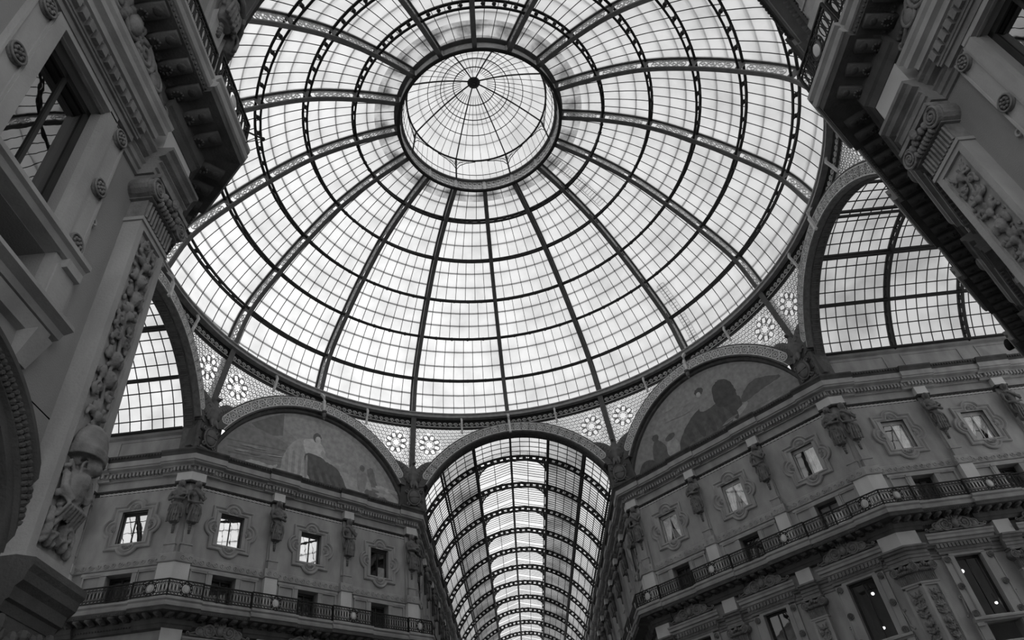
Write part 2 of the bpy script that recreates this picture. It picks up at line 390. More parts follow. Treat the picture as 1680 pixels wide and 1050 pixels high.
for k, w in WALLS.items():
    W = WHERE[k]; M = MW[k]
    t = thing('balcony', 'stone balcony on carved brackets along the '+W, 'balcony', M)
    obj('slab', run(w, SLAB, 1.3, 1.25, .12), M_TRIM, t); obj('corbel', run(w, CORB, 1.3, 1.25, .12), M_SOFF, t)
    if k not in ('nl', 'nr'):
        br = MB(); x = w['a']-.1
        while x < w['b']+.1: br.join(modil, Tr(x+.1, 0, 0)); x += .52
        for (y, z, q, st) in ((.3, 13.66, .05, .13), (.42, 13.98, .035, .1), (1.0, 14.1, .03, .1)):
            x = w['a']
            while x < w['b']: br.ell((x, -y, z), (q, q, q*1.2), 6, 4); x += st
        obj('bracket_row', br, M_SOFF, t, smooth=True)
    r = thing('balcony_railing', 'black iron balcony railing of the '+W, 'railing', M)
    brk = sorted(intervals(w, 1.3, 1.25))
    pos = w['a']
    for (a, b, ka, kb) in brk+[(w['b'], w['b'], 0, 0)]:
        if a-pos > .3:
            me, _ = rail_mesh(a-pos, False); put('railing_panel', me, r, Tr(pos, -1.0, 14.62))
        if b > a:
            aa, bb = a-ka*1.1, b+kb*1.1
            me, md = rail_mesh(bb-aa, True); p = put('railing_panel', me, r, Tr(aa, -1.1, 14.62)); put('medallion', md, p)
        pos = b

# ------------------------------------------------------------------ statues (herms) on the piers
def figure(mirror, pose):
    """half length draped figure, head bowed, growing out of a tapering shaft; x right, y into wall, z from 0 (hem) to 2.45"""
    mb = MB(); s = -1 if mirror else 1
    mb.loft([[(rx*cos(t), -.3+ry*sin(t), z) for t in [2*pi*i/14 for i in range(14)]] for rx, ry, z in
             ((.2, .12, .0), (.27, .19, .07), (.28, .2, .3), (.28, .2, .7), (.25, .19, 1.0), (.21, .17, 1.2), (.24, .18, 1.4), (.34, .2, 1.66), (.36, .18, 1.82), (.22, .14, 1.94), (.1, .1, 2.0))], True, True, True)
    for i, x in enumerate((-.22, -.12, -.02, .09, .2)):               # folds of the drapery
        mb.tube([(x*.8, -.44, 1.08), (x*1.1+.04*s, -.53, .8), (x*1.3, -.54, .4), (x*1.25-.03*s, -.5, .02)], .045, 6, rr=[.03, .045, .05, .06])
    for i in range(4): mb.tube([((-.26+.05*i)*s, -.42, 1.1-.2*i), (.05*s, -.56, .92-.24*i), (.28*s, -.44, .86-.2*i)], .03, 6)
    mb.tube([(-.3*s, -.35, 1.2), (0, -.5, 1.06), (.3*s, -.42, .92)], .07, 6)         # sash
    mb.tube([(.3*s, -.42, .95), (.36*s, -.4, .6), (.33*s, -.36, .25)], .07, 6)
    mb.tube([(-.32*s, -.36, 1.05), (-.38*s, -.36, .75), (-.3*s, -.36, .45)], .06, 6)
    mb.tube([(0, -.3, 1.9), (.0, -.33, 2.06)], .085, 8)                              # neck
    mb.ell((.02*s, -.38, 2.2), (.14, .17, .19), 12, 9)                             # head
    mb.ell((.02*s, -.29, 2.26), (.185, .19, .19), 12, 8)                               # hair
    mb.ell((.02*s, -.55, 2.17), (.028, .045, .055), 6, 5)                              # nose
    for e in (-1, 1):
        mb.ell((.02*s+e*.055, -.53, 2.215), (.03, .02, .018), 6, 4); mb.ell((.02*s+e*.15, -.3, 2.12), (.05, .07, .13), 8, 5)
    mb.ell((.02*s, -.515, 2.1), (.045, .02, .014), 6, 4)
    for e in (-1, 1): mb.ell((e*.15, -.44, 1.55), (.11, .08, .12), 8, 6)             # chest
    if pose == 0:       # arms crossed
        mb.tube([(-.36, -.3, 1.78), (-.44, -.38, 1.52), (-.4, -.48, 1.28), (-.1, -.56, 1.33), (.16, -.56, 1.42), (.26, -.52, 1.48)], .08, 8, rr=[.1, .095, .085, .075, .06, .05])
        mb.tube([(.36, -.3, 1.78), (.44, -.38, 1.5), (.38, -.5, 1.22), (.08, -.6, 1.26), (-.18, -.58, 1.32), (-.28, -.54, 1.36)], .08, 8, rr=[.1, .095, .085, .075, .06, .05])
        hands = ((.3, -.52, 1.5, 1), (-.32, -.54, 1.37, -1))
    else:               # one hand to the shoulder, one across the waist
        mb.tube([(-.36, -.3, 1.78), (-.46, -.4, 1.5), (-.36, -.5, 1.3), (-.1, -.56, 1.55), (.1, -.5, 1.78)], .08, 8, rr=[.1, .095, .085, .07, .055])
        mb.tube([(.36, -.3, 1.78), (.45, -.36, 1.46), (.4, -.44, 1.14), (.1, -.54, 1.08), (-.16, -.54, 1.12)], .08, 8, rr=[.1, .095, .085, .07, .055])
        hands = ((.14, -.47, 1.82, 1), (-.22, -.53, 1.13, -1))
    for (x, y, z, q) in hands:
        mb.ell((x, y, z), (.075, .04, .055), 8, 6)
        for i in range(4): mb.tube([(x+q*.05, y-.01, z+.04-.027*i), (x+q*.12, y+.0, z+.035-.025*i), (x+q*.16, y+.03, z+.03-.025*i)], .017, 5)
        mb.tube([(x, y-.01, z+.05), (x+q*.05, y-.02, z+.09)], .018, 5)
    if mirror: mb.xf(Matrix.Scale(-1, 4, (1, 0, 0))); mb.f = [tuple(reversed(f)) for f in mb.f]
    return mb
FIG = [remesh(figure(False, 0), 'figure', M_STAT, .022, 1), remesh(figure(True, 1), 'figure', M_STAT, .022, 1)]
ped = MB(); ped.taper(0, .27, .27, -.28, 0, 17.14, 17.55); ped.box(-.3, .3, -.32, 0, 17.55, 17.62); ped.taper(0, .2, .27, -.26, 0, 17.62, 19.0, -.2)
PED = mesh_of('pedestal', ped, M_TRIM)
dr = MB()
for i, (z, r) in enumerate(((18.66, .1), (18.5, .085), (18.36, .07), (18.24, .05))):
    dr.ell((0, -.27, z), (r, .06, .065), 8, 5); dr.ell((-.05*(1-i*.2), -.26, z-.05), (.05, .05, .04), 6, 4); dr.ell((.05*(1-i*.2), -.26, z-.05), (.05, .05, .04), 6, 4)
DROP = mesh_of('garland_drop', dr, M_STAT, True)
def statue(k, x, idx, label, group=None, lean=0., dx=0.):
    t = thing('herm_statue', label, 'statue', MW[k] @ Tr(x, 0, 0), group)
    put('figure', FIG[idx % 2], t, Tr(0, 0, 18.68)); put('pedestal', PED, t); put('garland_drop', DROP, t)
    return t
GH = 'herm statues between the upper windows'
LEFTW = {'nw': 'left lunette wall', 'ne': 'right lunette wall'}
for k in ('nw', 'ne'):
    w = WALLS[k]; nm = LEFTW[k]
    statue(k, w['piers'][0], 0, 'dark stone draped statue on the %s, pier left of the middle window' % nm, GH)
    statue(k, w['piers'][1], 1, 'dark stone draped statue on the %s, pier right of the middle window' % nm, GH)
    statue(k, -7.12, 1, 'corner statue closing the left end of the %s, paired at the corner' % nm, GH)
    statue(k, 7.12, 0, 'corner statue closing the right end of the %s, paired at the corner' % nm, GH)
statue('w', -CO-.32, 0, 'statue at the corner of the left arm, left one of its pair', GH)
statue('w', -P0, 1, 'statue half hidden behind the near left pilaster', GH)
statue('e', CO+.32, 1, 'statue at the corner of the right arm, right one of its pair', GH)
statue('e', P0, 0, 'single statue between two windows of the right arm', GH)
statue('e', P0+PITCH, 1, 'statue at the right edge of the picture in the right arm', GH)
for k, sd, sg in (('nl', 'left', 1), ('nr', 'right', -1)):
    statue(k, sg*(CO+.32), 1, 'statue turning the corner into the %s wall of the far arm' % sd, GH)
    for i in range(4 if k == 'nl' else 6): statue(k, sg*(P0+PITCH*i), i, '%s statue in the receding row on the %s wall of the far arm' % (ORD[i], sd), GH)
statue('sl', -CO-.32, 0, 'dark statue above the near left balcony corner, on the near side', GH)
statue('sw', -7.12, 0, 'statue at the hidden far end of the near left diagonal wall', GH)
statue('sr', CO+.32, 0, 'dark statue above the near right balcony corner, on the near side', GH)

# ------------------------------------------------------------------ upper windows with lobed frames
def outline(t, sq, lob, cr):
    """distance from the centre to the rim of a square with a round lobe on each side"""
    c, s = cos(t), sin(t); r = min(sq[0]/max(abs(c), 1e-6), sq[1]/max(abs(s), 1e-6))
    for (cx, cz) in ((0, cr[1]), (0, -cr[1]), (cr[0], 0), (-cr[0], 0)):
        b = c*cx+s*cz; q = b*b-(cx*cx+cz*cz-lob*lob)
        if q > 0: r = max(r, b+sqrt(q))
    return r
NA = 144
angs = sorted([2*pi*i/NA for i in range(NA)]+[atan2(sz*.87, sx*.66) % (2*pi) for sx in (-1, 1) for sz in (-1, 1)]+[atan2(sz*1.21, sx*1.15) % (2*pi) for sx in (-1, 1) for sz in (-1, 1)])
def loopr(f, d): return [(f(t)*cos(t), -d, 18.9+f(t)*sin(t)) for t in angs]
o_ = lambda k, e: (lambda t: outline(t, (1.15-k, 1.21-k), .56-k, (.92, 1.0)))
rect = lambda t: min(.66/max(abs(cos(t)), 1e-6), .87/max(abs(sin(t)), 1e-6))
fr = MB(); fr.loft([loopr(o_(0, 0), 0), loopr(o_(0, 0), .09), loopr(o_(.05, 0), .13), loopr(o_(.1, 0), .09), loopr(o_(.13, 0), .04), loopr(o_(.2, 0), .05), loopr(o_(.24, 0), .1), loopr(o_(.29, 0), .06), loopr(o_(.32, 0), .02), loopr(rect, .02), loopr(rect, -.1)])
FRAME = mesh_of('frame', fr, M_TRIM)
sh = MB()
for (cx, cz, a0) in ((0, .95, 90), (0, -.95, 270), (.8, 0, 0), (-.8, 0, 180)):       # shell flutes in the lobes
    for q in range(-3, 4):
        t = rad(a0+q*24); sh.tube([(cx+.05*cos(t), -.03, 18.9+cz+.05*sin(t)), (cx+.26*cos(t), -.05, 18.9+cz+.26*sin(t))], .025, 5)
SHELL = mesh_of('shell_ornament', sh, M_TRIM, True)
sa = MB()
for b in ((-.66, -.6), (.6, .66), (-.022, .022)): sa.box(b[0], b[1], .2, .26, 18.03, 19.77)
sa.box(-.66, .66, .2, .26, 18.03, 18.1); sa.box(-.66, .66, .2, .26, 19.6, 19.77)
SASHL = mesh_of('sash', sa, M_SASH); SASHD = mesh_of('sash', sa, M_SASHD)
pn = MB(); pn.add([(-.62, .24, 18.06), (.62, .24, 18.06), (.62, .24, 19.7), (-.62, .24, 19.7)], [(0, 1, 2, 3)])
PANE = {m.name: mesh_of('pane', pn, m) for m in (G_REFL, G_PANE, G_DIM)}
def drape(x0, x1, z0, z1, pull, side):
    """hanging cloth with folds, pulled to one side at the bottom"""
    n, m = 24, 10; V = []; F = []
    for j in range(m+1):
        v = j/m; e = pull*(v**1.6)
        a, b = (x0, x1-(x1-x0)*e) if side < 0 else (x0+(x1-x0)*e, x1)
        for i in range(n+1):
            u = i/n; V.append((a+(b-a)*u, .31+.02*sin(u*34)+.01*sin(u*9+v*3), z1-(z1-z0)*v))
    for j in range(m):
        for i in range(n): F.append((j*(n+1)+i, j*(n+1)+i+1, (j+1)*(n+1)+i+1, (j+1)*(n+1)+i))
    return MB().add(V, F)
wn = 0
def upper_window(k, x, label, pane, sash, curtains=(), pots=0):
    global wn; wn += 1
    t = thing('window_%d' % wn, label, 'window', MW[k] @ Tr(x, 0, 0), None, 'structure')
    put('frame', FRAME, t); put('shell_ornament', SHELL, t); s_ = put('sash', sash, t); put('pane', PANE[pane.name], s_)
    for c in curtains: obj('curtain', drape(*c), M_CURT, t, smooth=True)
    return t
upper_window('w', -20.5, 'lobed window of the left arm with mirrored roof bars in its panes', G_REFL, SASHD)
upper_window('nw', WALLS['nw']['win'][0], 'lobed window by the corner on the left lunette wall, bright panes split by a dark beam', G_REFL, SASHD)
upper_window('nw', WALLS['nw']['win'][1], 'middle lobed window of the left lunette wall, panes mirroring white glass roof', G_REFL, SASHD)
upper_window('nw', WALLS['nw']['win'][2], 'lobed window nearest the far arm on the left lunette wall, dark upper panes', G_DIM, SASHD, ((.02, .6, 18.1, 18.75, 0, 1),))
upper_window('ne', WALLS['ne']['win'][0], 'lobed window nearest the far arm on the right lunette wall, two curtains tied apart', G_PANE, SASHL, ((-.6, 0, 18.1, 19.6, .55, -1), (0, .6, 18.1, 19.6, .7, 1)))
upper_window('ne', WALLS['ne']['win'][1], 'middle lobed window of the right lunette wall with pale curtains wide open', G_PANE, SASHL, ((-.6, 0, 18.1, 19.6, .5, -1), (0, .6, 18.1, 19.6, .75, 1)))
upper_window('ne', WALLS['ne']['win'][2], 'lobed window by the corner on the right lunette wall, left casement dark, right one pale', G_PANE, SASHL, ((.02, .6, 18.1, 19.6, 0, 1),))
upper_window('e', WALLS['e']['win'][0], 'lobed window of the right arm nearest the corner, blind drawn over its right half', G_PANE, SASHL, ((.02, .6, 18.1, 19.6, 0, 1),))
upper_window('e', WALLS['e']['win'][1], 'lobed window near the right edge with curtains parted in a tent shape', G_PANE, SASHL, ((-.6, 0, 18.1, 19.6, .8, -1), (0, .6, 18.1, 19.6, .85, 1)))
for k in ('se', 'nl', 'nr', 'sl', 'sr'):
    for j, x in enumerate(WALLS[k]['win']): upper_window(k, x, 'dark lobed window on the '+WHERE[k]+(', %s one' % ('middle', 'farther')[j] if k == 'se' else ''), G_DIM, SASHD)

# ------------------------------------------------------------------ balcony doors with side panels
ds = MB()
for sx in (-1, 1):
    ds.box(min(sx*.63, sx*.86), max(sx*.63, sx*.86), -.09, 0, 14.62, 16.42)
    a, b = sorted((sx*.94, sx*1.72))
    for q in ((a-.06, a, 14.62, 16.44), (b, b+.1, 14.62, 16.44)): ds.box(q[0], q[1], -.07, 0, q[2], q[3])
    ds.box(a-.06, b+.1, -.08, 0, 16.38, 16.46)
ds.box(-1.86, 1.86, -.1, 0, 16.46, 16.6); ds.box(-.9, .9, -.12, 0, 16.38, 16.5)
SURR = mesh_of('surround', ds, M_TRIM)
lf = MB()
for b in ((-.63, -.55), (.55, .63), (-.04, .04)): lf.box(b[0], b[1], .38, .44, 14.62, 16.38)
lf.box(-.63, .63, .38, .44, 14.62, 15.0); lf.box(-.63, .63, .38, .44, 16.25, 16.38)
LEAF = mesh_of('door_leaf', lf, M_SASHD)
pg = MB(); pg.add([(-.6, .42, 14.9), (.6, .42, 14.9), (.6, .42, 16.3), (-.6, .42, 16.3)], [(0, 1, 2, 3)])
DPANE = mesh_of('pane', pg, G_DIM)
dn = 0
for k in ('w', 'nw', 'ne', 'e', 'nl', 'nr'):
    for j, x in enumerate(WALLS[k]['win']):
        dn += 1
        t = thing('door_%d' % dn, 'dark glazed balcony door below the %s window of the %s' % (ORD[j], WHERE[k]), 'door', MW[k] @ Tr(x, 0, 0), None, 'structure')
        put('surround', SURR, t); l = put('door_leaf', LEAF, t); put('pane', DPANE, l)
        if (k, j) in (('ne', 2),): obj('curtain', drape(-.55, .55, 14.8, 16.3, 0, 1).xf(Tr(0, .17, 0)), M_CURT, t, smooth=True)

# ------------------------------------------------------------------ lower storey: pedimented windows, pilasters
def rosette(mb, x, z, r, d=.12):
    mb.disc((x, z), r, d-.03, d+.035, 18); mb.torus((x, z), r*.92, r*.13, 18, 6, y=d+.05)
    for q in range(8):
        t = 2*pi*q/8; mb.ell((x+r*.5*cos(t), -d-.05, z+r*.5*sin(t)), (r*.2, .03, r*.2), 6, 4)
    mb.ell((x, -d-.05, z), (r*.2, .04, r*.2), 8, 5)
sur = MB(); ros = MB()
for sx in (-1, 1):
    a, b = sorted((sx*.69, sx*.9)); sur.box(a, b, -.14, 0, 9.22, 12.12)
    a, b = sorted((sx*.9, sx*1.27)); sur.box(a, b, -.1, 0, 9.22, 12.12)
    for q in (.9, 1.24): sur.box(min(sx*q, sx*(q+.04)), max(sx*q, sx*(q+.04)), -.13, 0, 9.22, 12.12)
    for z in (11.93, 10.65, 9.4): rosette(ros, sx*1.09, z, .155)
    sur.tube([(sx*1.28, -.05, 10.2), (sx*1.34, -.05, 9.9), (sx*1.36, -.05, 9.5), (sx*1.5, -.05, 9.32)], .04, 6)
    sur.torus((sx*1.36, 10.2), .06, .025, 10, 5, y=.05)
sur.box(-.9, .9, -.14, 0, 12.08, 12.2)
LSURR = mesh_of('surround', sur, M_TRIM); LROS = mesh_of('rosette', ros, M_CARVE, True)
pdm = MB(); pdm.box(-1.34, 1.34, -.16, 0, 12.2, 12.34); pdm.box(-1.4, 1.4, -.2, 0, 12.34, 12.4)
x = -1.36
while x < 1.36: pdm.box(x, x+.13, -.3, 0, 12.46, 12.66); x += .2
pdm.box(-1.42, 1.42, -.22, 0, 12.4, 12.7)
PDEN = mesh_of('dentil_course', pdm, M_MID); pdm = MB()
pdm.prof([(0, 12.7), (.32, 12.72), (.34, 12.84), (.44, 12.88), (.45, 13.0), (.5, 13.06), (.52, 13.14), (0, 13.18)], -1.5, 1.5, .5, .5)
PEDI = mesh_of('pediment', pdm, M_TRIM)
orn = MB()
for sx in (-1, 1):
    spiral(orn, sx*.5, 13.45, .26, pi/2, 1.6, .05, .2, sx)
    orn.tube([(sx*.5, -.2, 13.71), (sx*.8, -.2, 13.62), (sx*1.1, -.18, 13.36), (sx*1.5, -.16, 13.24)], .05, 6, up=(0, 1, 0))
    spiral(orn, sx*1.5, 13.3, .1, 0, 1.2, .03, .16, sx, 12)
    for q in range(4): orn.ell((sx*(.3-.05*q), -.2, 13.3+.14*q), (.1, .08, .07), 8, 5)
    orn.ell((sx*.95, -.18, 13.3), (.2, .06, .09), 8, 5)
orn.ell((0, -.24, 13.5), (.17, .12, .24), 10, 7); orn.box(-1.4, 1.4, -.2, -.06, 13.16, 13.24)
for sx in (-1, 1):
    orn.disc((sx*.5, 13.45), .27, .1, .2, 18); orn.torus((sx*.5, 13.45), .28, .05, 20, 6, y=.2); orn.ell((sx*.95, -.2, 13.38), (.17, .06, .15), 10, 6); orn.torus((sx*.95, 13.4), .2, .04, 16, 6, 1, .9, y=.2)
orn.disc((0, 13.52), .24, .1, .2, 18); orn.torus((0, 13.5), .22, .05, 16, 6, y=.2)
for q in range(5): orn.ell((.16*(q-2)*.8, -.2, 13.86-.03*abs(q-2)), (.07, .06, .13), 8, 5)
orn.xf(Tr(0, -.24, .06))
ORNA = mesh_of('scroll_ornament', orn, M_CARVE, True)
sil = MB(); sil.prof([(0, 8.98), (.2, 9.0), (.24, 9.08), (.3, 9.1), (.3, 9.18), (.26, 9.22), (0, 9.22)], -1.38, 1.38, .0, .0)
for sx in (-1, 1):
    a, b = sorted((sx*.85, sx*1.4)); sil.box(a, b, -.14, 0, 8.12, 8.98); a, b = sorted((sx*.93, sx*1.32)); sil.box(a, b, -.17, 0, 8.25, 8.85)
    a, b = sorted((sx*1.0, sx*1.35)); sil.box(a, b, -.24, 0, 8.84, 8.99)
sil.prof([(0, 7.9), (.18, 7.92), (.22, 8.0), (.34, 8.04), (.34, 8.1), (.28, 8.14), (0, 8.16)], -1.45, 1.45)
sil.prof([(0, 7.7), (.1, 7.72), (.16, 7.9), (0, 7.9)], -1.3, 1.3)
for sx in (-1, 1): sil.taper(sx*1.1, .12, .16, -.26, 0, 7.3, 7.72, -.08)
SILL = mesh_of('sill', sil, M_TRIM)
lsa = MB()
for b in ((-.69, -.6), (.6, .69), (-.03, .03)): lsa.box(b[0], b[1], .17, .24, 9.22, 12.08)
lsa.box(-.69, .69, .17, .24, 9.22, 9.32); lsa.box(-.69, .69, .17, .24, 11.95, 12.08)
LSASH = mesh_of('sash', lsa, M_SASHD)
LPANE = {}
for m in (G_DIM, G_NEAR):
    q = MB(); q.add([(-.64, .21, 9.25), (.64, .21, 9.25), (.64, .21, 12.0), (-.64, .21, 12.0)], [(0, 1, 2, 3)]); LPANE[m.name] = mesh_of('pane', q, m)
GAR = MB(); GAR.box(-.69, .69, .1, .13, 9.3, 9.33)
GUARD = mesh_of('guard_bar', GAR, M_SASH)
def lower_window(k, x, label, pane):
    global wn; wn += 1
    t = thing('window_%d' % wn, label, 'window', MW[k] @ Tr(x, 0, 0), None, 'structure')
    put('surround', LSURR, t); put('rosette', LROS, t); p = put('pediment', PEDI, t); put('dentil_course', PDEN, p); put('scroll_ornament', ORNA, p)
    s_ = put('sash', LSASH, t); put('pane', LPANE[pane.name], s_); put('sill', SILL, t); put('guard_bar', GUARD, t)
for k in LOWER:
    for j, x in enumerate(WALLS[k]['win']):
        if (k, j) == ('nw', 2): continue
        lab = {'sl': 'tall near window at the left edge with rosettes down its frame', 'sr': 'tall near window at the top right corner with rosettes down its frame'}.get(
            k, 'tall pedimented window, %s from the left, on the lower storey of the %s' % (ORD[j if k != 'w' else 0], WHERE[k]))
        lower_window(k, x, lab, G_NEAR if k in ('sl', 'sr') else G_DIM)

def relief(seed, trophies):
    """foliage and trophies climbing a panel .5 wide, z from 0 to 5.3"""
    R = random.Random(seed); mb = MB(); z = 5.2
    lim = 1.75 if trophies else .15
    mb.tube([(.05*sin(i*.9), -.04, lim+(5.2-lim)*i/24) for i in range(25)], .03, 6, up=(0, 1, 0))
    while z > lim:
        kind = R.choice(('spiral', 'leaf', 'mask', 'fan', 'spiral', 'leaf'))
        if kind == 'spiral':
            for sx in (-1, 1):
                spiral(mb, sx*.14, z, .11, R.uniform(0, 6), 1.3, .028, .05, sx, 14); mb.ell((sx*.14, -.05, z), (.04, .05, .04), 6, 5)
                mb.ell((sx*.21, -.04, z-.1), (.05, .03, .07), 6, 4)
            z -= .26
        elif kind == 'leaf':
            for q in range(5):
                t = rad(90+(q-2)*38); mb.ell((.14*cos(t), -.05, z-.14+.14*sin(t)), (.05, .045, .1), 7, 5, Matrix.Rotation(-(t-pi/2), 3, 'Y'))
            mb.ell((0, -.08, z-.16), (.07, .06, .08), 8, 6); z -= .34
        elif kind == 'fan':
            for sx in (-1, 1):
                for q in range(4): mb.tube([(sx*.03, -.05, z-.25), (sx*(.1+.03*q), -.09, z-.2+.05*q), (sx*(.2+.01*q), -.05, z-.22+.09*q)], .026, 5)
            mb.ell((0, -.07, z-.2), (.08, .07, .1), 8, 6); z -= .38
        else:
            mb.ell((0, -.07, z-.14), (.11, .09, .14), 10, 8); mb.ell((0, -.16, z-.16), (.02, .03, .04), 6, 5)
            for sx in (-1, 1): mb.ell((sx*.05, -.14, z-.11), (.025, .02, .02), 6, 4); mb.ell((sx*.16, -.05, z-.1), (.07, .05, .12), 7, 5)
            z -= .36
        for _ in range(9): mb.ell((R.uniform(-.26, .26), -.03, z+R.uniform(0, .3)), (R.uniform(.02, .05), .035, R.uniform(.03, .07)), 6, 4)
    if trophies:        # helmet over crossed arms and a breastplate
        hz = 1.3
        mb.loft([[(r*cos(t), -.1+.75*r*sin(t), hz+h) for t in [2*pi*i/18 for i in range(18)]] for r, h in ((.3, -.12), (.31, .0), (.285, .02), (.27, .15), (.22, .29), (.12, .39), (.02, .42))], True, True, True)
        mb.ell((.08, -.18, hz-.2), (.14, .12, .1), 8, 6)
        mb.ell((-.04, -.1, .78), (.2, .14, .27), 10, 8); mb.ell((-.04, -.2, .85), (.12, .08, .12), 8, 6)
        mb.tube([(-.25, -.06, 1.1), (0, -.16, .75), (.22, -.06, .3)], .035, 6); mb.tube([(.25, -.06, 1.05), (0, -.17, .6), (-.22, -.06, .2)], .035, 6)
        mb.tube([(.2, -.1, .95), (.25, -.13, .75), (.12, -.2, .66)], .06, 7); mb.tube([(-.24, -.08, .9), (-.27, -.12, .7), (-.15, -.18, .55)], .055, 7)
        for i in range(90): mb.ell((R.uniform(-.28, .28), -.05, R.uniform(.02, 1.2)), (R.uniform(.02, .05), R.uniform(.04, .1), R.uniform(.03, .09)), 7, 5, Matrix.Rotation(R.uniform(-1, 1), 3, 'Y'))
        for i in range(7): mb.tube([(-.24+.08*i, -.1, .62), (-.2+.065*i, -.2, .5), (-.22+.07*i, -.1, .34)], .028, 5)
        for i in range(4): mb.torus((-.04, 1.02-.1*i), .12, .02, 12, 5, y=.18)
        for i in range(3): spiral(mb, R.uniform(-.15, .15), .2+.3*i, .12, R.uniform(0, 6), 1.4, .03, .1, 1, 14)
    return mb
REL = [remesh(relief(11, False), 'carved_relief', M_CARVE, .015, 0), remesh(relief(5, True), 'carved_relief', M_CARVE, .015, 0)]
def pil_shaft(hw):
    mb = MB(); d = .3
    mb.box(-hw, hw, -d+.06, 0, 5.25, 11.02)
    for a, b, z0, z1 in ((-hw, -hw+.13, 5.25, 11.02), (hw-.13, hw, 5.25, 11.02), (-hw, hw, 5.25, 5.42), (-hw, hw, 10.88, 11.02)): mb.box(a, b, -d, 0, z0, z1)
    for a, b, z0, z1 in ((-hw+.13, -hw+.17, 5.42, 10.88), (hw-.17, hw-.13, 5.42, 10.88)): mb.box(a, b, -d+.03, 0, z0, z1)
    mb.box(-hw-.05, hw+.05, -d-.04, 0, 5.2, 5.3); mb.box(-hw-.03, hw+.03, -d-.03, 0, 10.98, 11.06)
    return mb
SHAFT = mesh_of('shaft', pil_shaft(.45), M_TRIM)
def capital(hw):
    mb = MB(); d = .3
    mb.box(-hw, hw, -d, 0, 11.06, 11.5)
    n = int(hw*2/.09)
    for i in range(n): mb.tube([(-hw+.05+i*.09, -d-.01, 11.1), (-hw+.05+i*.09, -d-.03, 11.46)], .03, 5)
    for i in range(7): mb.ell((-hw*.6+hw*.2*i, -d-.1, 11.58), (.055, .08, .08), 8, 6)
    mb.box(-hw-.06, hw+.06, -d-.08, 0, 11.5, 11.75)
    for sx in (-1, 1):
        c = sx*(hw+.02)
        mb.disc((c, 11.72), .2, 0, d+.12, 20); mb.torus((c, 11.72), .185, .03, 20, 6, y=d+.13)
        spiral(mb, c, 11.72, .15, pi/2, 1.8, .026, d+.14, sx, 20); mb.ell((c, -d-.15, 11.72), (.04, .04, .04), 6, 5)
        mb.tube([(c+sx*.03, -.05, 11.72), (c+sx*.03, -d-.05, 11.72)], .2, 14)
    for i in range(5): mb.ell(((i-2)*.13, -d-.14, 11.8-.02*abs(i-2)), (.07, .07, .09), 8, 6)
    mb.ell((0, -d-.2, 11.86), (.1, .07, .12), 8, 6)
    mb.box(-hw-.14, hw+.14, -d-.17, 0, 11.92, 12.02)
    return mb
CAPI = mesh_of('capital', capital(.45), M_CARVE)
def pilaster(k, x, label, rel=0):
    t = thing('pilaster', label, 'pilaster', MW[k] @ Tr(x, 0, 0), 'carved pilasters of the lower storey')
    put('shaft', SHAFT, t); put('carved_relief', REL[rel], t, Tr(0, -.25, 5.5)); put('capital', CAPI, t)
cs = .45
pilaster('sl', -CO-cs+.12, 'tall near left pilaster carved with a helmet and trophies', 1)
pilaster('sr', CO+cs-.12, 'tall near right pilaster with a scrolled capital and foliage panel', 0)
for k, nm in (('ne', 'right lunette wall'),):
    pilaster(k, -2.3, 'pilaster below the right lunette wall, left of its middle window'); pilaster(k, 2.3, 'pilaster below the right lunette wall, right of its middle window')
    pilaster(k, SC-cs+.12, 'left half of the doubled corner pilaster beside the right arm')
pilaster('e', CO+cs-.12, 'right half of the doubled corner pilaster beside the right arm'); pilaster('e', P0+.1, 'pilaster between two tall windows of the right arm')
for k, x in (('se', -SC+cs-.12), ('sw', SC-cs+.12)):                 # the near corner pilasters turn the corner
    t = bpy.data.objects['pilaster' if k == 'sw' else 'pilaster.001']; L_ = t.matrix_local.inverted() @ MW[k] @ Tr(x, 0, 0)
    put('shaft', SHAFT, t, L_); put('capital', CAPI, t, L_); put('carved_relief', REL[0], t, L_ @ Tr(0, -.25, 5.5))

# impost of the ground storey below the pilasters, near left and right
IMP = [(0, 4.6), (.31, 4.62), (.34, 4.72), (.38, 4.74), (.4, 4.86), (.47, 4.92), (.49, 5.02), (.53, 5.08), (.53, 5.16), (.3, 5.22), (0, 5.22)]
for k in ('sl', 'sr', 'sw', 'se', 'ne', 'e'):
    w = WALLS[k]; mb = MB(); R4 = [(0, .0), (.3, .0), (.3, 4.62), (0, 4.62)]
    for p in w['piers']: mb.prof(IMP, p-.6, p+.6); mb.prof(R4, p-.5, p+.5)
    if w['ka']: mb.prof(IMP, w['a'], w['a']+.92, w['ka'], 0); mb.prof(R4, w['a'], w['a']+.8, w['ka'], 0)
    if w['kb']: mb.prof(IMP, w['b']-.92, w['b'], 0, w['kb']); mb.prof(R4, w['b']-.8, w['b'], 0, w['kb'])
    R = random.Random(3)
    for p in [w['b']-.42 if w['kb'] else w['a']+.42]:
        for i in range(60): mb.ell((p+R.uniform(-.45, .6), -.33, R.uniform(3.4, 4.55)), (R.uniform(.04, .09), .07, R.uniform(.05, .12)), 7, 5)
    trim(mb, M_DARK, 'heavy moulded pier heads carrying the pilasters of the '+W if False else 'heavy moulded pier heads carrying the pilasters of the '+WHERE[k], MW[k])

